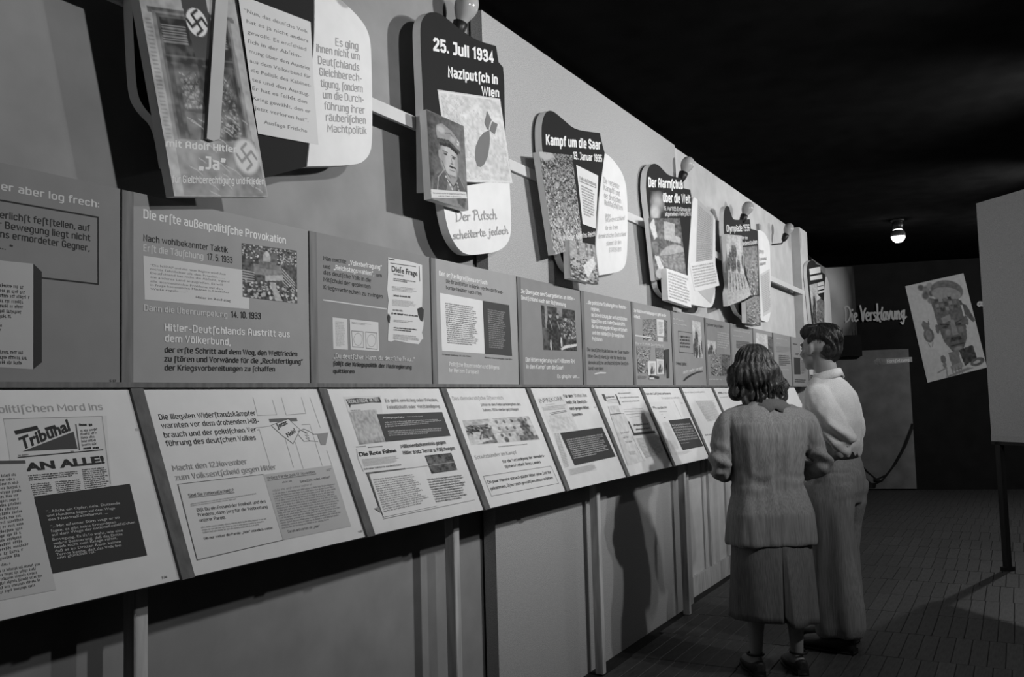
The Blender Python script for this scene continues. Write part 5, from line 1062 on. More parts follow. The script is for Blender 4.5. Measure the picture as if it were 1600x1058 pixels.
# ------------------------------------------------------------------ panels, boards, lettering, poster, sign
for t, items in DATA:
    k = t['kind']; pl = PLANES[t['plane']]
    if k == 'U':
        x0, x1, z0, z1 = t['box']; last = t['box'][1] == xU[-1]; first = x0 == xU[0]
        o = box('info_panel', x0+(.036 if not first else 0), x1, 1.99, 2.004, z0, z1, mat(t['tone'], .8, 'board'))
        tag(o, t['label'], t['cat'], t['group']); dress(items, pl, o)
    elif k == 'L':
        x0, x1, _, L_ = t['box']
        o = slab('document_panel', x0+.019, x1-.019, 0, L_, 0, -.0085, mat(t['tone'], .75, 'board'), None, PLn)
        tag(o, t['label'], t['cat'], t['group']); dress(items, pl, o)
    elif k == 'B':
        o = empty('display_board', (t['solids'][0][0][0][0], 1.95, t['solids'][0][0][0][1])); inv = Matrix.Translation(-Vector(o.location)); tag(o, t['label'], t['cat'], t['group']); solids = []
        for P, tone, y0, y1, nm, sm in t['solids']:
            if nm in ('black_backing', 'white_lobe'): P = roundpoly(ccw(P), 3)
            edge = mat(.8 if nm != 'grey_slat' else .3, .8, 'board')
            q = extrude(nm, P, y0, y1, mat(tone, .8, 'board'), edge, o)
            if nm != 'grey_slat': solids.append((ccw([tuple(p) for p in P]), q))
        # each print belongs to the foremost block under it; text straight on the backing stays a part of the board
        dress(items, pl, o, hold=[x for x in solids if x[1].name.split('.')[0] not in ('black_backing',)])
        for c in o.children: c.matrix_parent_inverse = inv
    elif k == 'W':
        if t['name'] in ('wall_lettering', 'wall_letter'):
            i = items[0]; Vv, Fc = hand_vf(i[1], i[2], i[3], i[4], i[5], i[6], i[8])
            n = len(Vv); V3 = [pl.at(p[0], p[1], .02+p[2]*30) for p in Vv]
            o = mesh(t['name'], V3, Fc, mat(.55, .8, 'board')); tag(o, t['label'], t['cat'])
        else:
            P = ccw(t['poly']); n = len(P); h0 = -.002 if t['name'] == 'poster' else .03
            V3 = [pl.at(p[0], p[1], h0) for p in P]+[pl.at(p[0], p[1], h0-.015) for p in P]
            o = mesh(t['name'], V3, [tuple(range(n)), tuple(range(2*n-1, n-1, -1))]+[(i, n+i, n+(i+1) % n, (i+1) % n) for i in range(n)], mat(.5, .8, 'board')); tag(o, t['label'], t['cat'])
            dress(items, pl, o, h0+.0005)

# ------------------------------------------------------------------ lamps, doorway, screen
def lathe(name, prof, mt, parent=None, n=24, smooth=True):
    V = []; Fc = []
    for r_, z in prof:
        for i in range(n): a = 2*PI*i/n; V.append((r_*math.cos(a), r_*math.sin(a), z))
    for j in range(len(prof)-1):
        for i in range(n): Fc.append((j*n+i, j*n+(i+1) % n, (j+1)*n+(i+1) % n, (j+1)*n+i))
    Fc.append(tuple(range(n))[::-1]); Fc.append(tuple((len(prof)-1)*n+i for i in range(n)))
    return mesh(name, V, Fc, mt, parent, None, smooth)
def tube_vf(P, r, n=8, off=0):
    V = []; Fc = []; P = [Vector(p) for p in P]; up = Vector((.13, .31, .94)).normalized()
    for i, p in enumerate(P):
        t = (P[min(i+1, len(P)-1)]-P[max(i-1, 0)]).normalized(); x = t.cross(up).normalized(); y = t.cross(x); rr = r[i] if isinstance(r, (list, tuple)) else r
        for k in range(n): a = 2*PI*k/n; V.append(p+x*rr*math.cos(a)+y*rr*math.sin(a))
    for i in range(len(P)-1):
        for k in range(n): Fc.append((off+i*n+k, off+i*n+(k+1) % n, off+(i+1)*n+(k+1) % n, off+(i+1)*n+k))
    Fc.append(tuple(off+k for k in range(n))[::-1]); Fc.append(tuple(off+(len(P)-1)*n+k for k in range(n))); return V, Fc
def tube(name, P, r, mt, parent=None, n=8): return mesh(name, *tube_vf(P, r, n), mt, parent, None, True)
glass = bpy.data.materials.new('frosted_bulb_glass'); glass.use_nodes = True; b = glass.node_tree.nodes['Principled BSDF']
b.inputs['Base Color'].default_value = (.33, .33, .33, 1); b.inputs['Roughness'].default_value = .07; b.inputs['Specular IOR Level'].default_value = .6
black = mat(.012, .4, 'metal'); steel = mat(.25, .35, 'metal')
def wall_lamp(pos, tilt, lab, yb, s=1):
    # an upright pear-shaped bulb in a black cup on an arm from the wall
    o = empty('wall_lamp', pos); tag(o, lab, 'lamp', 'unlit bulbs along the wall top')
    prof = [(.001, .128), (.02, .124), (.036, .112), (.045, .092), (.047, .072), (.042, .05), (.031, .028), (.02, .008), (.017, -.004)]
    bl = lathe('bulb', [(r_*s, z*s) for r_, z in prof[::-1]], glass, o)
    cup = lathe('socket', [(.016, -.065), (.024, -.05), (.03, -.02), (.033, .006), (.026, .012)], black, o)
    for q in (bl, cup): q.rotation_euler = tilt
    d = Vector((0, 0, -1)); d.rotate(__import__('mathutils').Euler(tilt)); base = d*.06
    tube('bracket_arm', [base, base+Vector((0, .02, -.03)), Vector((base.x, yb-pos[1], base.z-.03))], .008, black, o)
    return o
wall_lamp((3.17, 1.995, 3.02), (.35, .12, 0), 'pear-shaped glass bulb above the black board dated 25. Juli 1934', 2.085, 1.12)
wall_lamp((5.97, 1.95, 2.95), (.35, .25, 0), 'pear-shaped glass bulb in a black cup above the Alarmschuß board', 2.01, 1.0)
wall_lamp((7.55, 1.95, 2.915), (.35, .3, 0), 'pear-shaped glass bulb in a black cup above the Olympiade board', 2.085, 1.05)
wall_lamp((9.13, 1.95, 2.985), (.35, .35, 0), 'pear-shaped glass bulb farthest along the wall top', 2.085, 1.05)
wall_lamp((2.29, 1.70, 2.90), (PI*.98, .0, 0), 'glass bulb hanging above the white lobe of the leftmost board', 2.085, 1.0)
o = box('bracket_board', 8.52, 8.60, 2.06, 2.09, 2.72, 3.02, mat(.3, .8, 'wood')); tag(o, 'small upright wooden board on the wall left of the farthest wall bulb', 'board')
# ceiling lamp, lit
cl = empty('ceiling_lamp', (10.31, 1.03, 3.06)); tag(cl, 'lit round bulb hanging under a black socket from the dark ceiling', 'lamp')
em = bpy.data.materials.new('lit_glass'); em.use_nodes = True; b = em.node_tree.nodes['Principled BSDF']; b.inputs['Base Color'].default_value = (.7, .7, .7, 1); b.inputs['Emission Color'].default_value = (1, 1, 1, 1); b.inputs['Emission Strength'].default_value = 2.2
prof = [(.001, -.085), (.03, -.08), (.055, -.062), (.07, -.035), (.074, -.005), (.066, .025), (.05, .048), (.035, .06)]
bu = lathe('bulb', prof, em, cl); cp = lathe('silvered_cap', [(.035, .05), (.053, .044), (.069, .024), (.077, -.004), (.0745, -.02)], mat(.05, .15, 'metal', .8), cl)
lathe('socket', [(.03, .055), (.05, .06), (.056, .1), (.05, .135), (.02, .16)], black, cl)
lathe('canopy', [(.05, .135), (.07, .15), (.07, .16)], black, cl)
l = bpy.data.lights.new('ceiling_bulb_light', 'POINT'); l.energy = 7; l.shadow_soft_size = .07; lo_ = bpy.data.objects.new('ceiling_bulb_light', l); lo_.location = (10.31, 1.03, 2.93); C.objects.link(lo_)
# doorway with a grey curtain and lintel, rope across it
dw = slab('door_curtain', -.55, .735, .02, 1.98, .03, .012, mat(.19, .9, 'drape')); tag(dw, 'grey cloth curtain closing the doorway in the dark back wall', 'curtain')
structure(slab('door_1', -.62, -.56, 0, 2.05, .05, 0, mat(.02, .9, 'drape')))
lt = slab('door_lintel', -.56, .10, 1.90, 2.2, .16, 0, mat(.012, .9, 'drape')); structure(lt); lt.name = 'trim_3'
R0, R1, R2_ = bw.at(.0, 1.0, .12), bw.at(.38, .17, .14), bw.at(.70, .78, .12)
P = [bw.at(u, v, .13) for u, v in ((-.23, .70), (-.15, .58), (-.06, .45), (.08, .27), (.2, .16), (.33, .22), (.46, .38), (.6, .62), (.72, .90))]
P = [Vector(p) for p in crom(P, 5)] if False else P
rp = empty('barrier_rope', bw.at(.2, .2, .13)); tag(rp, 'dark rope sagging across the grey doorway curtain', 'rope')
def loc(q, e): q.matrix_parent_inverse = Matrix.Translation(-Vector(e.location)); return q
loc(tube('rope', [tuple(p) for p in P], .014, mat(.02, .9, 'cloth'), rp), rp)
loc(tube('rope_knot', [tuple(bw.at(.16, .15, .13)), tuple(bw.at(.24, .15, .13))], .03, mat(.02, .9, 'cloth'), rp), rp)
loc(tube('wall_hook', [tuple(bw.at(.72, .90, .13)), tuple(bw.at(.72, .92, .03))], .012, black, rp), rp)
# free-standing grey screen at the right edge, turned towards the display
A = Vector((7.95, .2, 0)); dv = Vector((-.725, -.688, 0)); nv = Vector((-.688, .725, 0))
se = empty('display_screen', A); tag(se, 'plain grey screen panel on dark legs standing at the right edge', 'screen')
def sbox(name, u0, u1, v0, v1, h0, h1, mt, par=None):
    pl = Plane(A, dv, (0, 0, 1)); V = [pl.at(u, v, h) for u in (u0, u1) for h in (h0, h1) for v in (v0, v1)]
    return loc(mesh(name, V, [(0, 1, 3, 2), (4, 6, 7, 5), (0, 4, 5, 1), (2, 3, 7, 6), (0, 2, 6, 4), (1, 5, 7, 3)], mt, par or se), se)
sbox('panel_board', 0, 1.5, .985, 2.86, -.015, .015, mat(.44, .9, 'hessian'))
sbox('lower_hem', 0, 1.5, .985, 1.03, -.019, .019, mat(.42, .9, 'hessian'))
for u in (.06, 1.44): sbox('leg', u-.025, u+.025, 0, .985, -.02, .02, mat(.015, .7, 'wood')); 
for u in (.06, 1.44): sbox('foot', u-.02, u+.02, 0, .03, -.05, .05, mat(.015, .7, 'wood'))
sbox('cross_bar', 0, 1.5, .96, .985, -.02, .02, mat(.015, .7, 'wood'))

# ------------------------------------------------------------------ people
def loft(V, Fc, rings, n=20):
    # rings: (centre, x axis, y axis, rx, ry[, power]) closed at both ends
    off = len(V)
    for rg in rings:
        c, ax, ay, rx, ry = rg[:5]; pw = rg[5] if len(rg) > 5 else 1
        for k in range(n):
            a = 2*PI*k/n; ca, sa = math.cos(a), math.sin(a)
            V.append(Vector(c)+Vector(ax)*rx*math.copysign(abs(ca)**pw, ca)+Vector(ay)*ry*math.copysign(abs(sa)**pw, sa))
    for i in range(len(rings)-1):
        for k in range(n): a, b_ = off+i*n, off+(i+1)*n; Fc.append((a+k, a+(k+1) % n, b_+(k+1) % n, b_+k))
    Fc.append(tuple(off+k for k in range(n))[::-1]); Fc.append(tuple(off+(len(rings)-1)*n+k for k in range(n)))
def stack(V, Fc, rows, n=28, pw=.85):   # horizontal rings: (z, cx, cy, rx, ry)
    loft(V, Fc, [((cx, cy, z), (1, 0, 0), (0, 1, 0), rx, ry, pw) for z, cx, cy, rx, ry in rows], n)
def limb(V, Fc, P, r, n=14, sub=4):
    q = crom([tuple(p)+(rr,) for p, rr in zip(P, r)], sub); pts_ = [Vector(p[:3]) for p in q]; rs = [max(.002, float(p[3])) for p in q]
    rings = []; x = None
    # round the ends
    t0 = (pts_[0]-pts_[1]).normalized(); t1 = (pts_[-1]-pts_[-2]).normalized()
    pts_ = [pts_[0]+t0*rs[0]*.8, pts_[0]+t0*rs[0]*.5]+pts_+[pts_[-1]+t1*rs[-1]*.5, pts_[-1]+t1*rs[-1]*.8]; rs = [rs[0]*.3, rs[0]*.8]+rs+[rs[-1]*.8, rs[-1]*.3]
    for i, p in enumerate(pts_):
        t = (pts_[min(i+1, len(pts_)-1)]-pts_[max(i-1, 0)]).normalized()
        x = (Vector((1, 0, 0)) if x is None and abs(t.x) < .8 else Vector((0, 1, 0))) if x is None else x
        x = (x-t*x.dot(t)).normalized(); rings.append((p, x, t.cross(x), rs[i], rs[i]))
    loft(V, Fc, rings, n)
def ellipsoid(V, Fc, c, rx, ry, rz, rot=None, n=18, m=10):
    M_ = rot or Matrix.Identity(3); rings = []
    for j in range(1, m): a = PI*j/m; rings.append((Vector(c)+M_ @ Vector((0, 0, -rz*math.cos(a))), M_ @ Vector((1, 0, 0)), M_ @ Vector((0, 1, 0)), rx*math.sin(a), ry*math.sin(a)))
    loft(V, Fc, rings, n)
def fuse(name, V, Fc, voxel, mt, parent, smooth=6, disp=None, fac=.5):
    me = bpy.data.meshes.new('src'); me.from_pydata([tuple(v) for v in V], [], Fc)
    bm = bmesh.new(); bm.from_mesh(me); bmesh.ops.recalc_face_normals(bm, faces=bm.faces[:]); bm.to_mesh(me); bm.free()
    o = bpy.data.objects.new('src', me); C.objects.link(o)
    r_ = o.modifiers.new('r', 'REMESH'); r_.mode = 'VOXEL'; r_.voxel_size = voxel; r_.use_smooth_shade = True
    s_ = o.modifiers.new('s', 'SMOOTH'); s_.iterations = smooth; s_.factor = fac
    dg = bpy.context.evaluated_depsgraph_get(); nm = bpy.data.meshes.new_from_object(o.evaluated_get(dg)); bpy.data.objects.remove(o)
    nm.materials.clear(); nm.materials.append(mt)
    if disp:
        for v, n_ in [(v, v.normal.copy()) for v in nm.vertices]: v.co += n_*disp(v.co, n_)
    nm.polygons.foreach_set('use_smooth', [True]*len(nm.polygons)); nm.update()
    q = bpy.data.objects.new(name, nm); return link(q, parent)
def nz(p, s, sx=1, sy=1, sz=1): return noise.noise(Vector((p.x*s*sx, p.y*s*sy, p.z*s*sz)))
def hand(V, Fc, wrist, direction, palm_n, thumb_side, curl=.5, s=1):
    # palm, four unequal bent fingers and a thumb leaving the side of the palm
    d = Vector(direction).normalized(); n = Vector(palm_n); n = (n-d*n.dot(d)).normalized(); sd = d.cross(n)*thumb_side; w0 = Vector(wrist)
    loft(V, Fc, [(w0+d*a*s, sd, n, b_*s, c_*s, .8) for a, b_, c_ in ((-.02, .026, .02), (.01, .030, .018), (.05, .040, .016), (.088, .041, .013), (.095, .034, .009))], 14)
    for k, (o_, L_) in enumerate(((.031, .072), (.0105, .08), (-.0105, .074), (-.031, .058))):
        p = w0+d*.082*s+sd*o_*s; P = [p]; a = .15+curl*.4
        for f in (.45, .32, .23): p = p+(d*math.cos(a)+n*math.sin(a))*L_*f*s; P.append(p); a += curl*.9
        limb(V, Fc, P, [.0095*s, .009*s, .008*s, .0065*s], 8, 2)
    p = w0+d*.025*s+sd*.03*s; q = p+(d*.6+sd*.7+n*.25).normalized()*.038*s; limb(V, Fc, [p-sd*.012*s, q, q+(d*.85+sd*.2+n*.4).normalized()*.03*s, q+(d*.9+n*.5).normalized()*.052*s], [.013*s, .011*s, .0095*s, .007*s], 8, 2)
skin = mat(.30, .6, 'skin'); skin_man = mat(.26, .6, 'skin')
def head(V, Fc, c, yaw, s=1, male=False):
    # skull, jaw, brow, nose, lips, ears around the head centre c, face towards local +y turned by yaw
    Rz = Matrix.Rotation(yaw, 3, 'Z')
    def E(p, rx, ry, rz, tilt=0): ellipsoid(V, Fc, Vector(c)+Rz @ (Vector(p)*s), rx*s, ry*s, rz*s, Rz @ Matrix.Rotation(tilt, 3, 'X'))
    E((0, -.012, .03), .074, .092, .088); E((0, .03, -.035), .058, .062, .075, .2); E((0, .066, -.088), .026, .022, .02)
    E((0, .078, .028), .052, .014, .014)
    for q in (-1, 1): E((q*.03, .074, .006), .013, .012, .009); E((q*.04, .062, -.03), .02, .018, .02); E((q*.077, -.005, -.005), .010, .018, .032, .15); E((q*.083, -.012, .004), .006, .014, .022, .15)
    V2 = Vector(c)
    limb(V, Fc, [V2+Rz @ Vector((0, .086, .02))*s, V2+Rz @ Vector((0, .1, -.008))*s, V2+Rz @ Vector((0, .108, -.024))*s], [.009*s, .012*s, .015*s], 10, 3)
    E((0, .091, -.052), .022, .009, .0055); E((0, .088, -.063), .019, .009, .006)
def eyes(parent, c, yaw, s=1):
    Rz = Matrix.Rotation(yaw, 3, 'Z')
    for q in (-1, 1):
        V = []; Fc = []; ellipsoid(V, Fc, Vector(c)+Rz @ (Vector((q*.03, .0835, .007))*s), .009*s, .005*s, .0055*s, Rz); mesh('eye', V, Fc, mat(.5, .2, 'skin'), parent, None, True)
        V = []; Fc = []; ellipsoid(V, Fc, Vector(c)+Rz @ (Vector((q*.03, .0875, .007))*s), .004*s, .0025*s, .004*s, Rz); mesh('pupil', V, Fc, black, parent, None, True)

# the woman: seen from behind, arms folded forward, looking down at the panels
hdw = math.radians(32); wo = empty('person', (4.66, 1.145, 0), hdw-PI/2)
tag(wo, 'woman with wavy dark hair in a grey jacket and skirt, seen from behind', 'person')
V = []; Fc = []; hc = (-.035, .055, 1.525)
head(V, Fc, hc, .25, .98)
limb(V, Fc, [(0, -.01, 1.28), (-.01, .0, 1.36), (-.02, .02, 1.44), (-.025, .035, 1.5)], [.07, .056, .052, .055])
stack(V, Fc, [(.80, 0, 0, .15, .11), (.88, 0, 0, .14, .10), (.96, 0, 0, .12, .09), (1.1, 0, 0, .135, .095), (1.24, 0, 0, .15, .085), (1.29, 0, 0, .11, .06), (1.33, 0, 0, .06, .05)])
for q, el, wr in ((-1, (-.245, -.02, 1.03), (-.11, .20, 1.03)), (1, (.267, -.045, 1.04), (.13, .19, 1.0))):
    limb(V, Fc, [(q*.14, 0, 1.255), (q*.20, -.01, 1.16), el, ((el[0]+wr[0])/2, (el[1]+wr[1])/2, 1.02), wr], [.04, .036, .03, .03, .024])
    hand(V, Fc, wr, (-q*.75, .5, .1), (0, -.3, -1), q, .55, .92)
for q, fy in ((-1, .02), (1, -.0)):
    xo = q*.10
    limb(V, Fc, [(q*.085, 0, .82), (q*.092, .0, .6), (xo*.98, .01, .46), (xo, -.012, .34), (xo*1.02, -.01, .2), (xo*1.05, -.005, .09)], [.085, .07, .05, .052, .038, .03])
    limb(V, Fc, [(xo*1.05, -.035, .055), (xo*1.05, .03, .06), (xo*1.1, .11, .04), (xo*1.12, .165, .03)], [.03, .036, .032, .022])
body = fuse('body', V, Fc, .0065, skin, wo, 4); eyes(wo, hc, .25, .98)
# jacket: shaped back, padded shoulders, sleeves with elbow creases, one continuous cloth
V = []; Fc = []
stack(V, Fc, [(.645, .0, 0, .222, .155), (.66, .0, 0, .222, .157), (.72, 0, 0, .218, .155), (.80, 0, -.005, .210, .150), (.88, .0, 0, .190, .132), (.95, 0, .005, .180, .12), (1.02, 0, .0, .182, .122), (1.10, 0, -.005, .188, .129), (1.18, 0, -.01, .198, .13), (1.245, 0, -.01, .214, .120), (1.29, 0, -.006, .212, .106), (1.325, 0, -.002, .185, .088), (1.345, 0, .0, .115, .068), (1.36, 0, 0, .07, .06)], 32, .8)
for q, el, wr in ((-1, (-.248, -.02, 1.03), (-.125, .175, 1.03)), (1, (.27, -.045, 1.04), (.15, .16, 1.0))):
    limb(V, Fc, [(q*.17, -.004, 1.278), (q*.215, -.01, 1.235), (q*.24, -.018, 1.14), el, ((el[0]+wr[0])/2+q*.02, (el[1]+wr[1])/2, 1.0), wr], [.056, .058, .056, .053, .048, .042])
def jk(p, n):
    d = .0
    if n.y < .3: d += .012*nz(p, 11, 1.2, 1, .16)+.006*nz(p, 26, 1, 1, .2)+.004*math.sin(p.z*60+8*nz(p, 6))*math.exp(-((p.z-.95)/.05)**2)
    arm = abs(p.x) > .205 and p.z < 1.2
    if arm: d += .011*math.sin(p.z*75+p.x*34+2*nz(p, 8))*math.exp(-((p.z-1.07)/.07)**2)
    d += .005*math.exp(-((p.z-.93)/.05)**2)*nz(p, 14, 1, 1, .7)
    return d-.004*math.exp(-(p.x/.006)**2)*(1 if (n.y < -.5 and p.z < 1.32) else 0)
jt = fuse('jacket', V, Fc, .0075, mat(.23, .95, 'stripe'), wo, 5, jk)
# notched collar lying on the shoulders
V = []; Fc = []
cpath = [(-.10, .03, 1.322), (-.06, -.035, 1.362), (.015, -.062, 1.372), (.09, -.035, 1.362), (.13, .03, 1.322)]
N1 = 24; cp_ = [Vector(p) for p in crom(cpath, 6)]; n_ = len(cp_)
for i, p in enumerate(cp_):
    t = i/(n_-1); dn = .066+.02*abs(2*t-1); out = Vector((p.x, p.y-.02, 0)).normalized()
    notch = .022*max(0, 1-abs(t-.5)*14)
    a = p+Vector((0, 0, .004)); b_ = p+out*.028+Vector((0, 0, -.02)); c_ = p+out*(.045)+Vector((0, 0, -dn+notch))
    V += [a, b_, c_, c_-out*.006, b_-out*.006, a-out*.006]
for i in range(n_-1):
    for k in range(6): Fc.append((6*i+k, 6*i+(k+1) % 6, 6*(i+1)+(k+1) % 6, 6*(i+1)+k))
Fc += [tuple(range(6))[::-1], tuple(6*(n_-1)+k for k in range(6))]
mesh('collar', V, Fc, mat(.115, .95, 'cloth'), wo, None, True)
# skirt with an inverted kick pleat at the back
V = []; Fc = []; Z = [.70, .66, .6, .52, .44, .36, .30, .265]; n = 180
for j, z in enumerate(Z):
    t = (.70-z)/.435; rx, ry = .196+.028*t, .142+.03*t
    for k in range(n):
        a = 2*PI*k/n; ca, sa = math.cos(a), math.sin(a); da = (a-PI*1.52+PI) % (2*PI)-PI
        r_ = 1+.018*math.sin(a*9+z*5)*t
        pl_ = 0 if t < .1 else t*(max(0, 1-da/.5) if da > 0 else max(0, 1+da/.10)); r_ += .20*pl_ if da > 0 else -.30*pl_
        V.append((rx*r_*math.copysign(abs(ca)**.9, ca), ry*r_*math.copysign(abs(sa)**.9, sa), z-.016*t*math.sin(a+1.0)-(.012*pl_ if da > 0 else -.004)))
for j in range(len(Z)-1):
    for k in range(n): Fc.append((j*n+k, (j+1)*n+k, (j+1)*n+(k+1) % n, j*n+(k+1) % n))
Fc.append(tuple(range(n)))
sk = mesh('skirt', V, Fc, mat(.155, .95, 'stripe'), wo, None, True); md = sk.modifiers.new('t', 'SOLIDIFY'); md.thickness = .004; md.offset = -1
# shoes with ankle straps
for q in (-1, 1):
    xo = q*.108; s_ = empty('shoe', (0, 0, 0)); s_.parent = wo
    V = []; Fc = []
    loft(V, Fc, [((xo, y, z), (1, 0, 0), (0, 0, 1), rx, rz, .8) for y, z, rx, rz in ((-.075, .04, .018, .03), (-.06, .042, .032, .036), (-.02, .036, .036, .03), (.04, .03, .038, .022), (.1, .026, .043, .02), (.16, .024, .036, .017), (.195, .022, .018, .013))], 16)
    u_ = fuse('upper', V, Fc, .005, mat(.035, .5, 'cloth'), s_, 3)
    V, Fc2 = box_vf(xo-.028, xo+.028, -.075, -.02, .001, .03); mesh('heel', V, Fc2, mat(.02, .6, 'wood'), s_)
    V = []; Fc = []; loft(V, Fc, [((xo, y, .006), (1, 0, 0), (0, 0, 1), rx, .006, .8) for y, rx in ((-.078, .02), (-.05, .034), (.04, .038), (.1, .045), (.17, .036), (.2, .015))], 16); mesh('sole', V, Fc, mat(.02, .6, 'wood'), s_, None, True)
    P = [(xo*1.02+.04*math.cos(a), -.01+.042*math.sin(a), .10) for a in np.linspace(0, 2*PI, 17)]
    mesh('ankle_strap', *tube_vf(P, .006, 6), mat(.02, .5, 'cloth'), s_, None, True)
# hair: shoulder-length waves
V = []; Fc = []; hx, hy, hz = hc
ellipsoid(V, Fc, (hx, hy-.022, hz+.042), .094, .108, .098)
ellipsoid(V, Fc, (hx, hy-.055, hz-.02), .125, .088, .098); ellipsoid(V, Fc, (hx+.012, hy-.035, hz-.07), .128, .088, .075)
for x, y, z, r_ in [(-.095, -.03, -.055, .045), (-.085, -.065, -.1, .042), (-.055, -.1, -.125, .045), (0, -.112, -.135, .045), (.055, -.1, -.13, .048), (.105, -.06, -.115, .05), (.14, -.01, -.085, .045), (.115, .02, -.03, .042), (.118, -.05, -.075, .045), (-.088, .025, -.02, .036), (-.10, -.03, 0, .03)]: ellipsoid(V, Fc, (hx+x, hy+y+.03, hz+z), r_, r_*.9, r_*1.1)
def hr(p, n):
    a = math.atan2(p.x-hx, p.y-hy+.03); low = max(0, min(1, (hz+.04-p.z)/.16))
    return .005*math.sin(a*22+9*nz(p, 7)+p.z*26)*(.5+low)+.010*low*math.sin(p.z*70+a*6+4*nz(p, 9))+.012*nz(p, 16)*(.3+low)
hair = mat(.030, .42, 'hair', .5)
ho = fuse('hair', V, Fc, .0055, hair, wo, 8, hr)
def comb(parent, ho, cx, cy, cz, count, seed, tone, r0, ang, bottom, wave, rad=.0015):
    # fine strands laid on the hair surface from the crown down
    from mathutils.bvhtree import BVHTree
    bv = BVHTree.FromPolygons([v.co for v in ho.data.vertices], [tuple(p.vertices) for p in ho.data.polygons])
    rh = random.Random(seed); V = []; Fc = []
    for k in range(count):
        a0 = rh.uniform(*ang); t0 = rh.uniform(0, .7); t1 = min(1, t0+rh.uniform(.3, .7)); ph = rh.uniform(0, 6); P = []
        for j in range(9):
            t = t0+(t1-t0)*j/8; el = .12+t*bottom; a_ = a0+wave*math.sin(t*15+ph*.3)*t
            d = Vector((math.sin(a_)*math.sin(el), math.cos(a_)*math.sin(el), math.cos(el))); hit = bv.ray_cast(Vector((cx, cy, cz))+d*.4, -d, .4)
            if hit[0] is None: break
            P.append(hit[0]+d*(.0008+.0015*math.sin(j*.8)))
        if len(P) < 4: continue
        v, f = tube_vf([tuple(p) for p in P], [rad*(1-.8*abs(j/(len(P)-1)-.5)) for j in range(len(P))], 4, len(V)); V += v; Fc += f
    tag(mesh('hair_strands', V, Fc, mat(tone, .4, 'hair', .5), parent, None, True), kind='stuff')
comb(wo, ho, hx, hy-.03, hz, 1500, 6, .05, 0, (.9, 5.4), 2.35, .13)

# the man: left profile turned away, hand at his hip
mo_ = empty('person', (5.27, .935, 0), math.radians(78)-PI/2)
tag(mo_, 'dark-haired man in a white shirt and baggy grey trousers facing the wall', 'person')
V = []; Fc = []; hc = (0, .045, 1.645)
head(V, Fc, hc, -.28, 1.06, True)
limb(V, Fc, [(0, -.01, 1.40), (0, .0, 1.48), (0, .012, 1.56), (0, .025, 1.62)], [.085, .064, .06, .062])
stack(V, Fc, [(.90, 0, 0, .15, .11), (1.0, 0, 0, .145, .10), (1.1, 0, 0, .15, .10), (1.25, 0, 0, .17, .11), (1.38, 0, 0, .175, .10), (1.44, 0, 0, .13, .08), (1.48, 0, 0, .07, .06)])
wrL, wrR = (-.285, -.15, 1.075), (.2, .2, 1.12)
for q, el, wr in ((-1, (-.262, -.17, 1.15), wrL), (1, (.24, -.02, 1.12), wrR)):
    limb(V, Fc, [(q*.155, 0, 1.36), (q*.215, -.05, 1.27), el, ((el[0]+wr[0])/2, (el[1]+wr[1])/2, (el[2]+wr[2])/2), wr], [.045, .044, .04, .036, .029])
hand(V, Fc, wrL, (.08, 1, -.2), (1, 0, 0), -1, .5, 1.02); hand(V, Fc, wrR, (-.2, .9, .1), (-1, 0, 0), 1, .6, 1.02)
for q, yo in ((-1, .0), (1, .06)):
    limb(V, Fc, [(q*.09, 0, .92), (q*.095, yo*.3, .7), (q*.1, yo*.6+.01, .5), (q*.1, yo-.01, .36), (q*.1, yo-.02, .1)], [.078, .07, .055, .055, .04])
    limb(V, Fc, [(q*.1, yo-.05, .06), (q*.105, yo+.05, .05), (q*.11, yo+.15, .04)], [.035, .04, .03])
fuse('body', V, Fc, .007, skin_man, mo_, 3); eyes(mo_, hc, -.28, 1.06)
# shirt with collar, bloused over the belt, sleeve bunched at the elbow
V = []; Fc = []
stack(V, Fc, [(1.035, 0, -.01, .165, .122), (1.055, 0, -.010, .178, .132), (1.10, 0, -.015, .188, .142), (1.16, 0, -.015, .19, .142), (1.24, 0, -.015, .193, .146), (1.32, 0, -.010, .198, .138), (1.39, 0, -.008, .20, .122), (1.435, 0, -.004, .17, .098), (1.465, 0, .0, .12, .080), (1.495, 0, .004, .072, .068), (1.51, 0, .008, .066, .064)], 32, .82)
limb(V, Fc, [(-.165, -.005, 1.39), (-.215, -.05, 1.33), (-.252, -.11, 1.24), (-.265, -.16, 1.165), (-.255, -.172, 1.12)], [.07, .076, .074, .070, .052])
limb(V, Fc, [(.165, 0, 1.39), (.225, -.02, 1.3), (.25, -.02, 1.16), (.235, .05, 1.11)], [.07, .075, .07, .055])
def sh(p, n):
    d = .013*nz(p, 9, 1, 1, .5)+.007*nz(p, 20, 1, 1, .6)
    if p.x < -.17 and p.z < 1.32: d += .014*math.sin(p.z*62-p.y*50+3*nz(p, 7))*math.exp(-((p.z-1.16)/.09)**2)
    if p.z < 1.14: d += .006*math.sin(math.atan2(p.x, p.y)*14+2*nz(p, 5))
    return d
fuse('shirt', V, Fc, .008, mat(.64, .9, 'cloth'), mo_, 7, sh)
V = []; Fc = []
pts_ = [Vector(p) for p in crom([(-.05, .085, 1.465), (-.076, .02, 1.505), (-.05, -.05, 1.528), (0, -.065, 1.534), (.05, -.05, 1.528), (.076, .02, 1.505), (.05, .085, 1.465)], 5)]
for i, p in enumerate(pts_):
    out = Vector((p.x, p.y, 0)).normalized(); t = abs(2*i/(len(pts_)-1)-1)
    c_ = p+out*(.02+.01*t)+Vector((0, 0, -.042-.02*t)); V += [p, p+out*.005, c_, c_-out*.005]
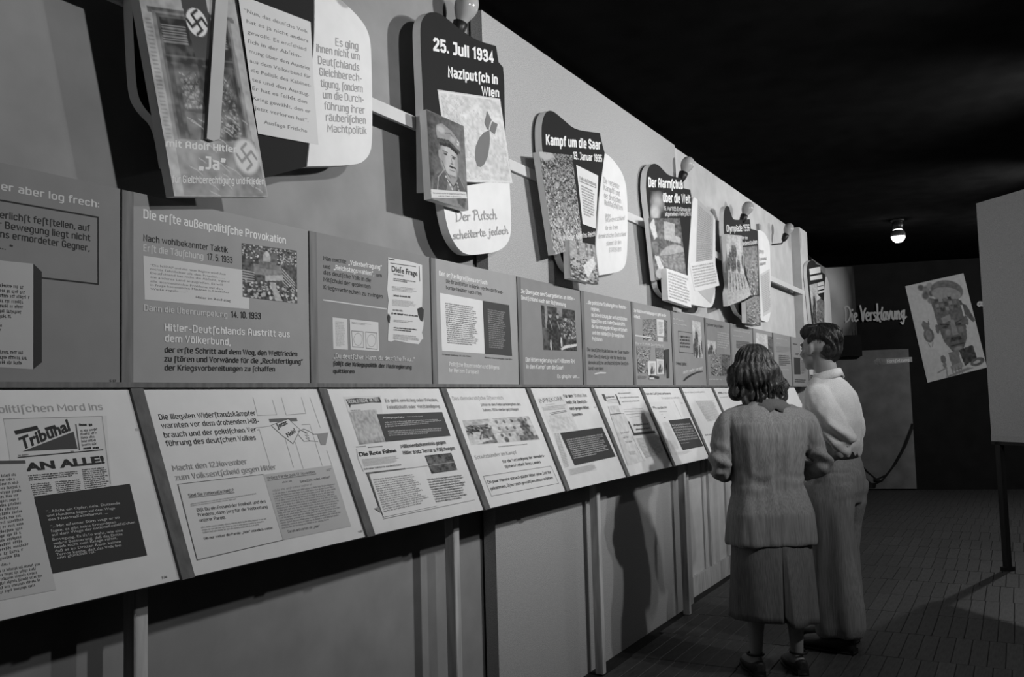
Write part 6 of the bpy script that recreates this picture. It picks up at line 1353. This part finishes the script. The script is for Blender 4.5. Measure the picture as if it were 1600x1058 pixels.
for i in range(len(pts_)-1):
    for k in range(4): Fc.append((4*i+k, 4*i+(k+1) % 4, 4*i+4+(k+1) % 4, 4*i+4+k))
Fc += [(3, 2, 1, 0), tuple(4*(len(pts_)-1)+k for k in range(4))]
mesh('collar', V, Fc, mat(.64, .9, 'cloth'), mo_, None, True)
# trousers, wide and loose
V = []; Fc = []
stack(V, Fc, [(1.065, 0, -.005, .158, .118), (1.0, 0, -.010, .172, .132), (.93, 0, -.015, .182, .142), (.86, 0, -.01, .186, .142), (.79, 0, -.01, .175, .13)], 32, .85)
for q, yo in ((-1, .0), (1, .07)):
    rows = [(.90, q*.085, -.01, .10, .14), (.78, q*.095, -.005, .105, .136), (.66, q*.10, yo*.4, .102, .132), (.52, q*.102, yo*.6-.005, .10, .125), (.38, q*.104, yo*.8-.02, .10, .126), (.24, q*.105, yo-.035, .103, .132), (.14, q*.105, yo-.04, .102, .130), (.10, q*.105, yo-.035, .096, .12), (.09, q*.105, yo-.035, .09, .11)]
    stack(V, Fc, rows, 24, .85)
def tr(p, n): return .020*nz(p, 8, 1, 1, .16)+.010*nz(p, 16, 1, 1, .2)+(.004*math.sin(p.z*50+p.y*30)*math.exp(-((p.z-.84)/.05)**2)*(1 if p.y < -.08 else 0))-(.005*math.exp(-((p.z-.965)/.006)**2) if p.y < 0 and p.x < -.05 and -.14 < p.y else 0)
fuse('trousers', V, Fc, .008, mat(.24, .95, 'stripe'), mo_, 7, tr)
P = [(.163*math.cos(a), -.008+.124*math.sin(a), 1.055) for a in np.linspace(0, 2*PI, 33)]
V = []; Fc = []
for i, p in enumerate(P):
    o_ = Vector((p[0], p[1], 0)).normalized()*.006; p = Vector(p); V += [p+Vector((0, 0, -.018)), p+o_+Vector((0, 0, -.018)), p+o_+Vector((0, 0, .018)), p+Vector((0, 0, .018))]
for i in range(32):
    for k in range(4): Fc.append((4*i+k, 4*i+(k+1) % 4, 4*i+4+(k+1) % 4, 4*i+4+k))
mesh('belt', V, Fc, mat(.02, .5, 'cloth'), mo_)
for q, yo in ((-1, .0), (1, .07)):
    s_ = empty('shoe'); s_.parent = mo_; xo = q*.108
    V = []; Fc = []; loft(V, Fc, [((xo, yo+y, z), (1, 0, 0), (0, 0, 1), rx, rz, .8) for y, z, rx, rz in ((-.115, .045, .022, .025), (-.10, .048, .036, .042), (-.05, .05, .042, .045), (.02, .045, .044, .04), (.09, .038, .05, .03), (.16, .032, .048, .025), (.2, .028, .034, .02), (.215, .026, .016, .014))], 18)
    fuse('upper', V, Fc, .006, mat(.014, .35, 'cloth', .4), s_, 3)
    V = []; Fc = []; loft(V, Fc, [((xo, yo+y, .008), (1, 0, 0), (0, 0, 1), rx, .008, .8) for y, rx in ((-.12, .03), (-.09, .042), (0, .045), (.1, .054), (.17, .05), (.222, .02))], 16); mesh('sole', V, Fc, mat(.01, .7, 'wood'), s_, None, True)
    V, F2 = box_vf(xo-.036, xo+.036, yo-.118, yo-.045, .001, .028); mesh('heel', V, F2, mat(.01, .7, 'wood'), s_)
# hair combed back, full at the crown
V = []; Fc = []; hx, hy, hz = hc
ellipsoid(V, Fc, (hx, hy-.035, hz+.062), .09, .105, .09); ellipsoid(V, Fc, (hx, hy-.072, hz+.005), .078, .058, .085); ellipsoid(V, Fc, (hx, hy+.035, hz+.098), .06, .06, .05)
ellipsoid(V, Fc, (hx, hy-.05, hz-.055), .05, .035, .04)
hm = fuse('hair', V, Fc, .006, mat(.016, .5, 'hair', .4), mo_, 6, lambda p, n: .005*math.sin(p.x*150+6*nz(p, 10)+p.z*30)+.009*nz(p, 18))
comb(mo_, hm, hx, hy-.03, hz+.03, 700, 9, .022, 0, (0, 6.28), 2.2, .05, .0012)
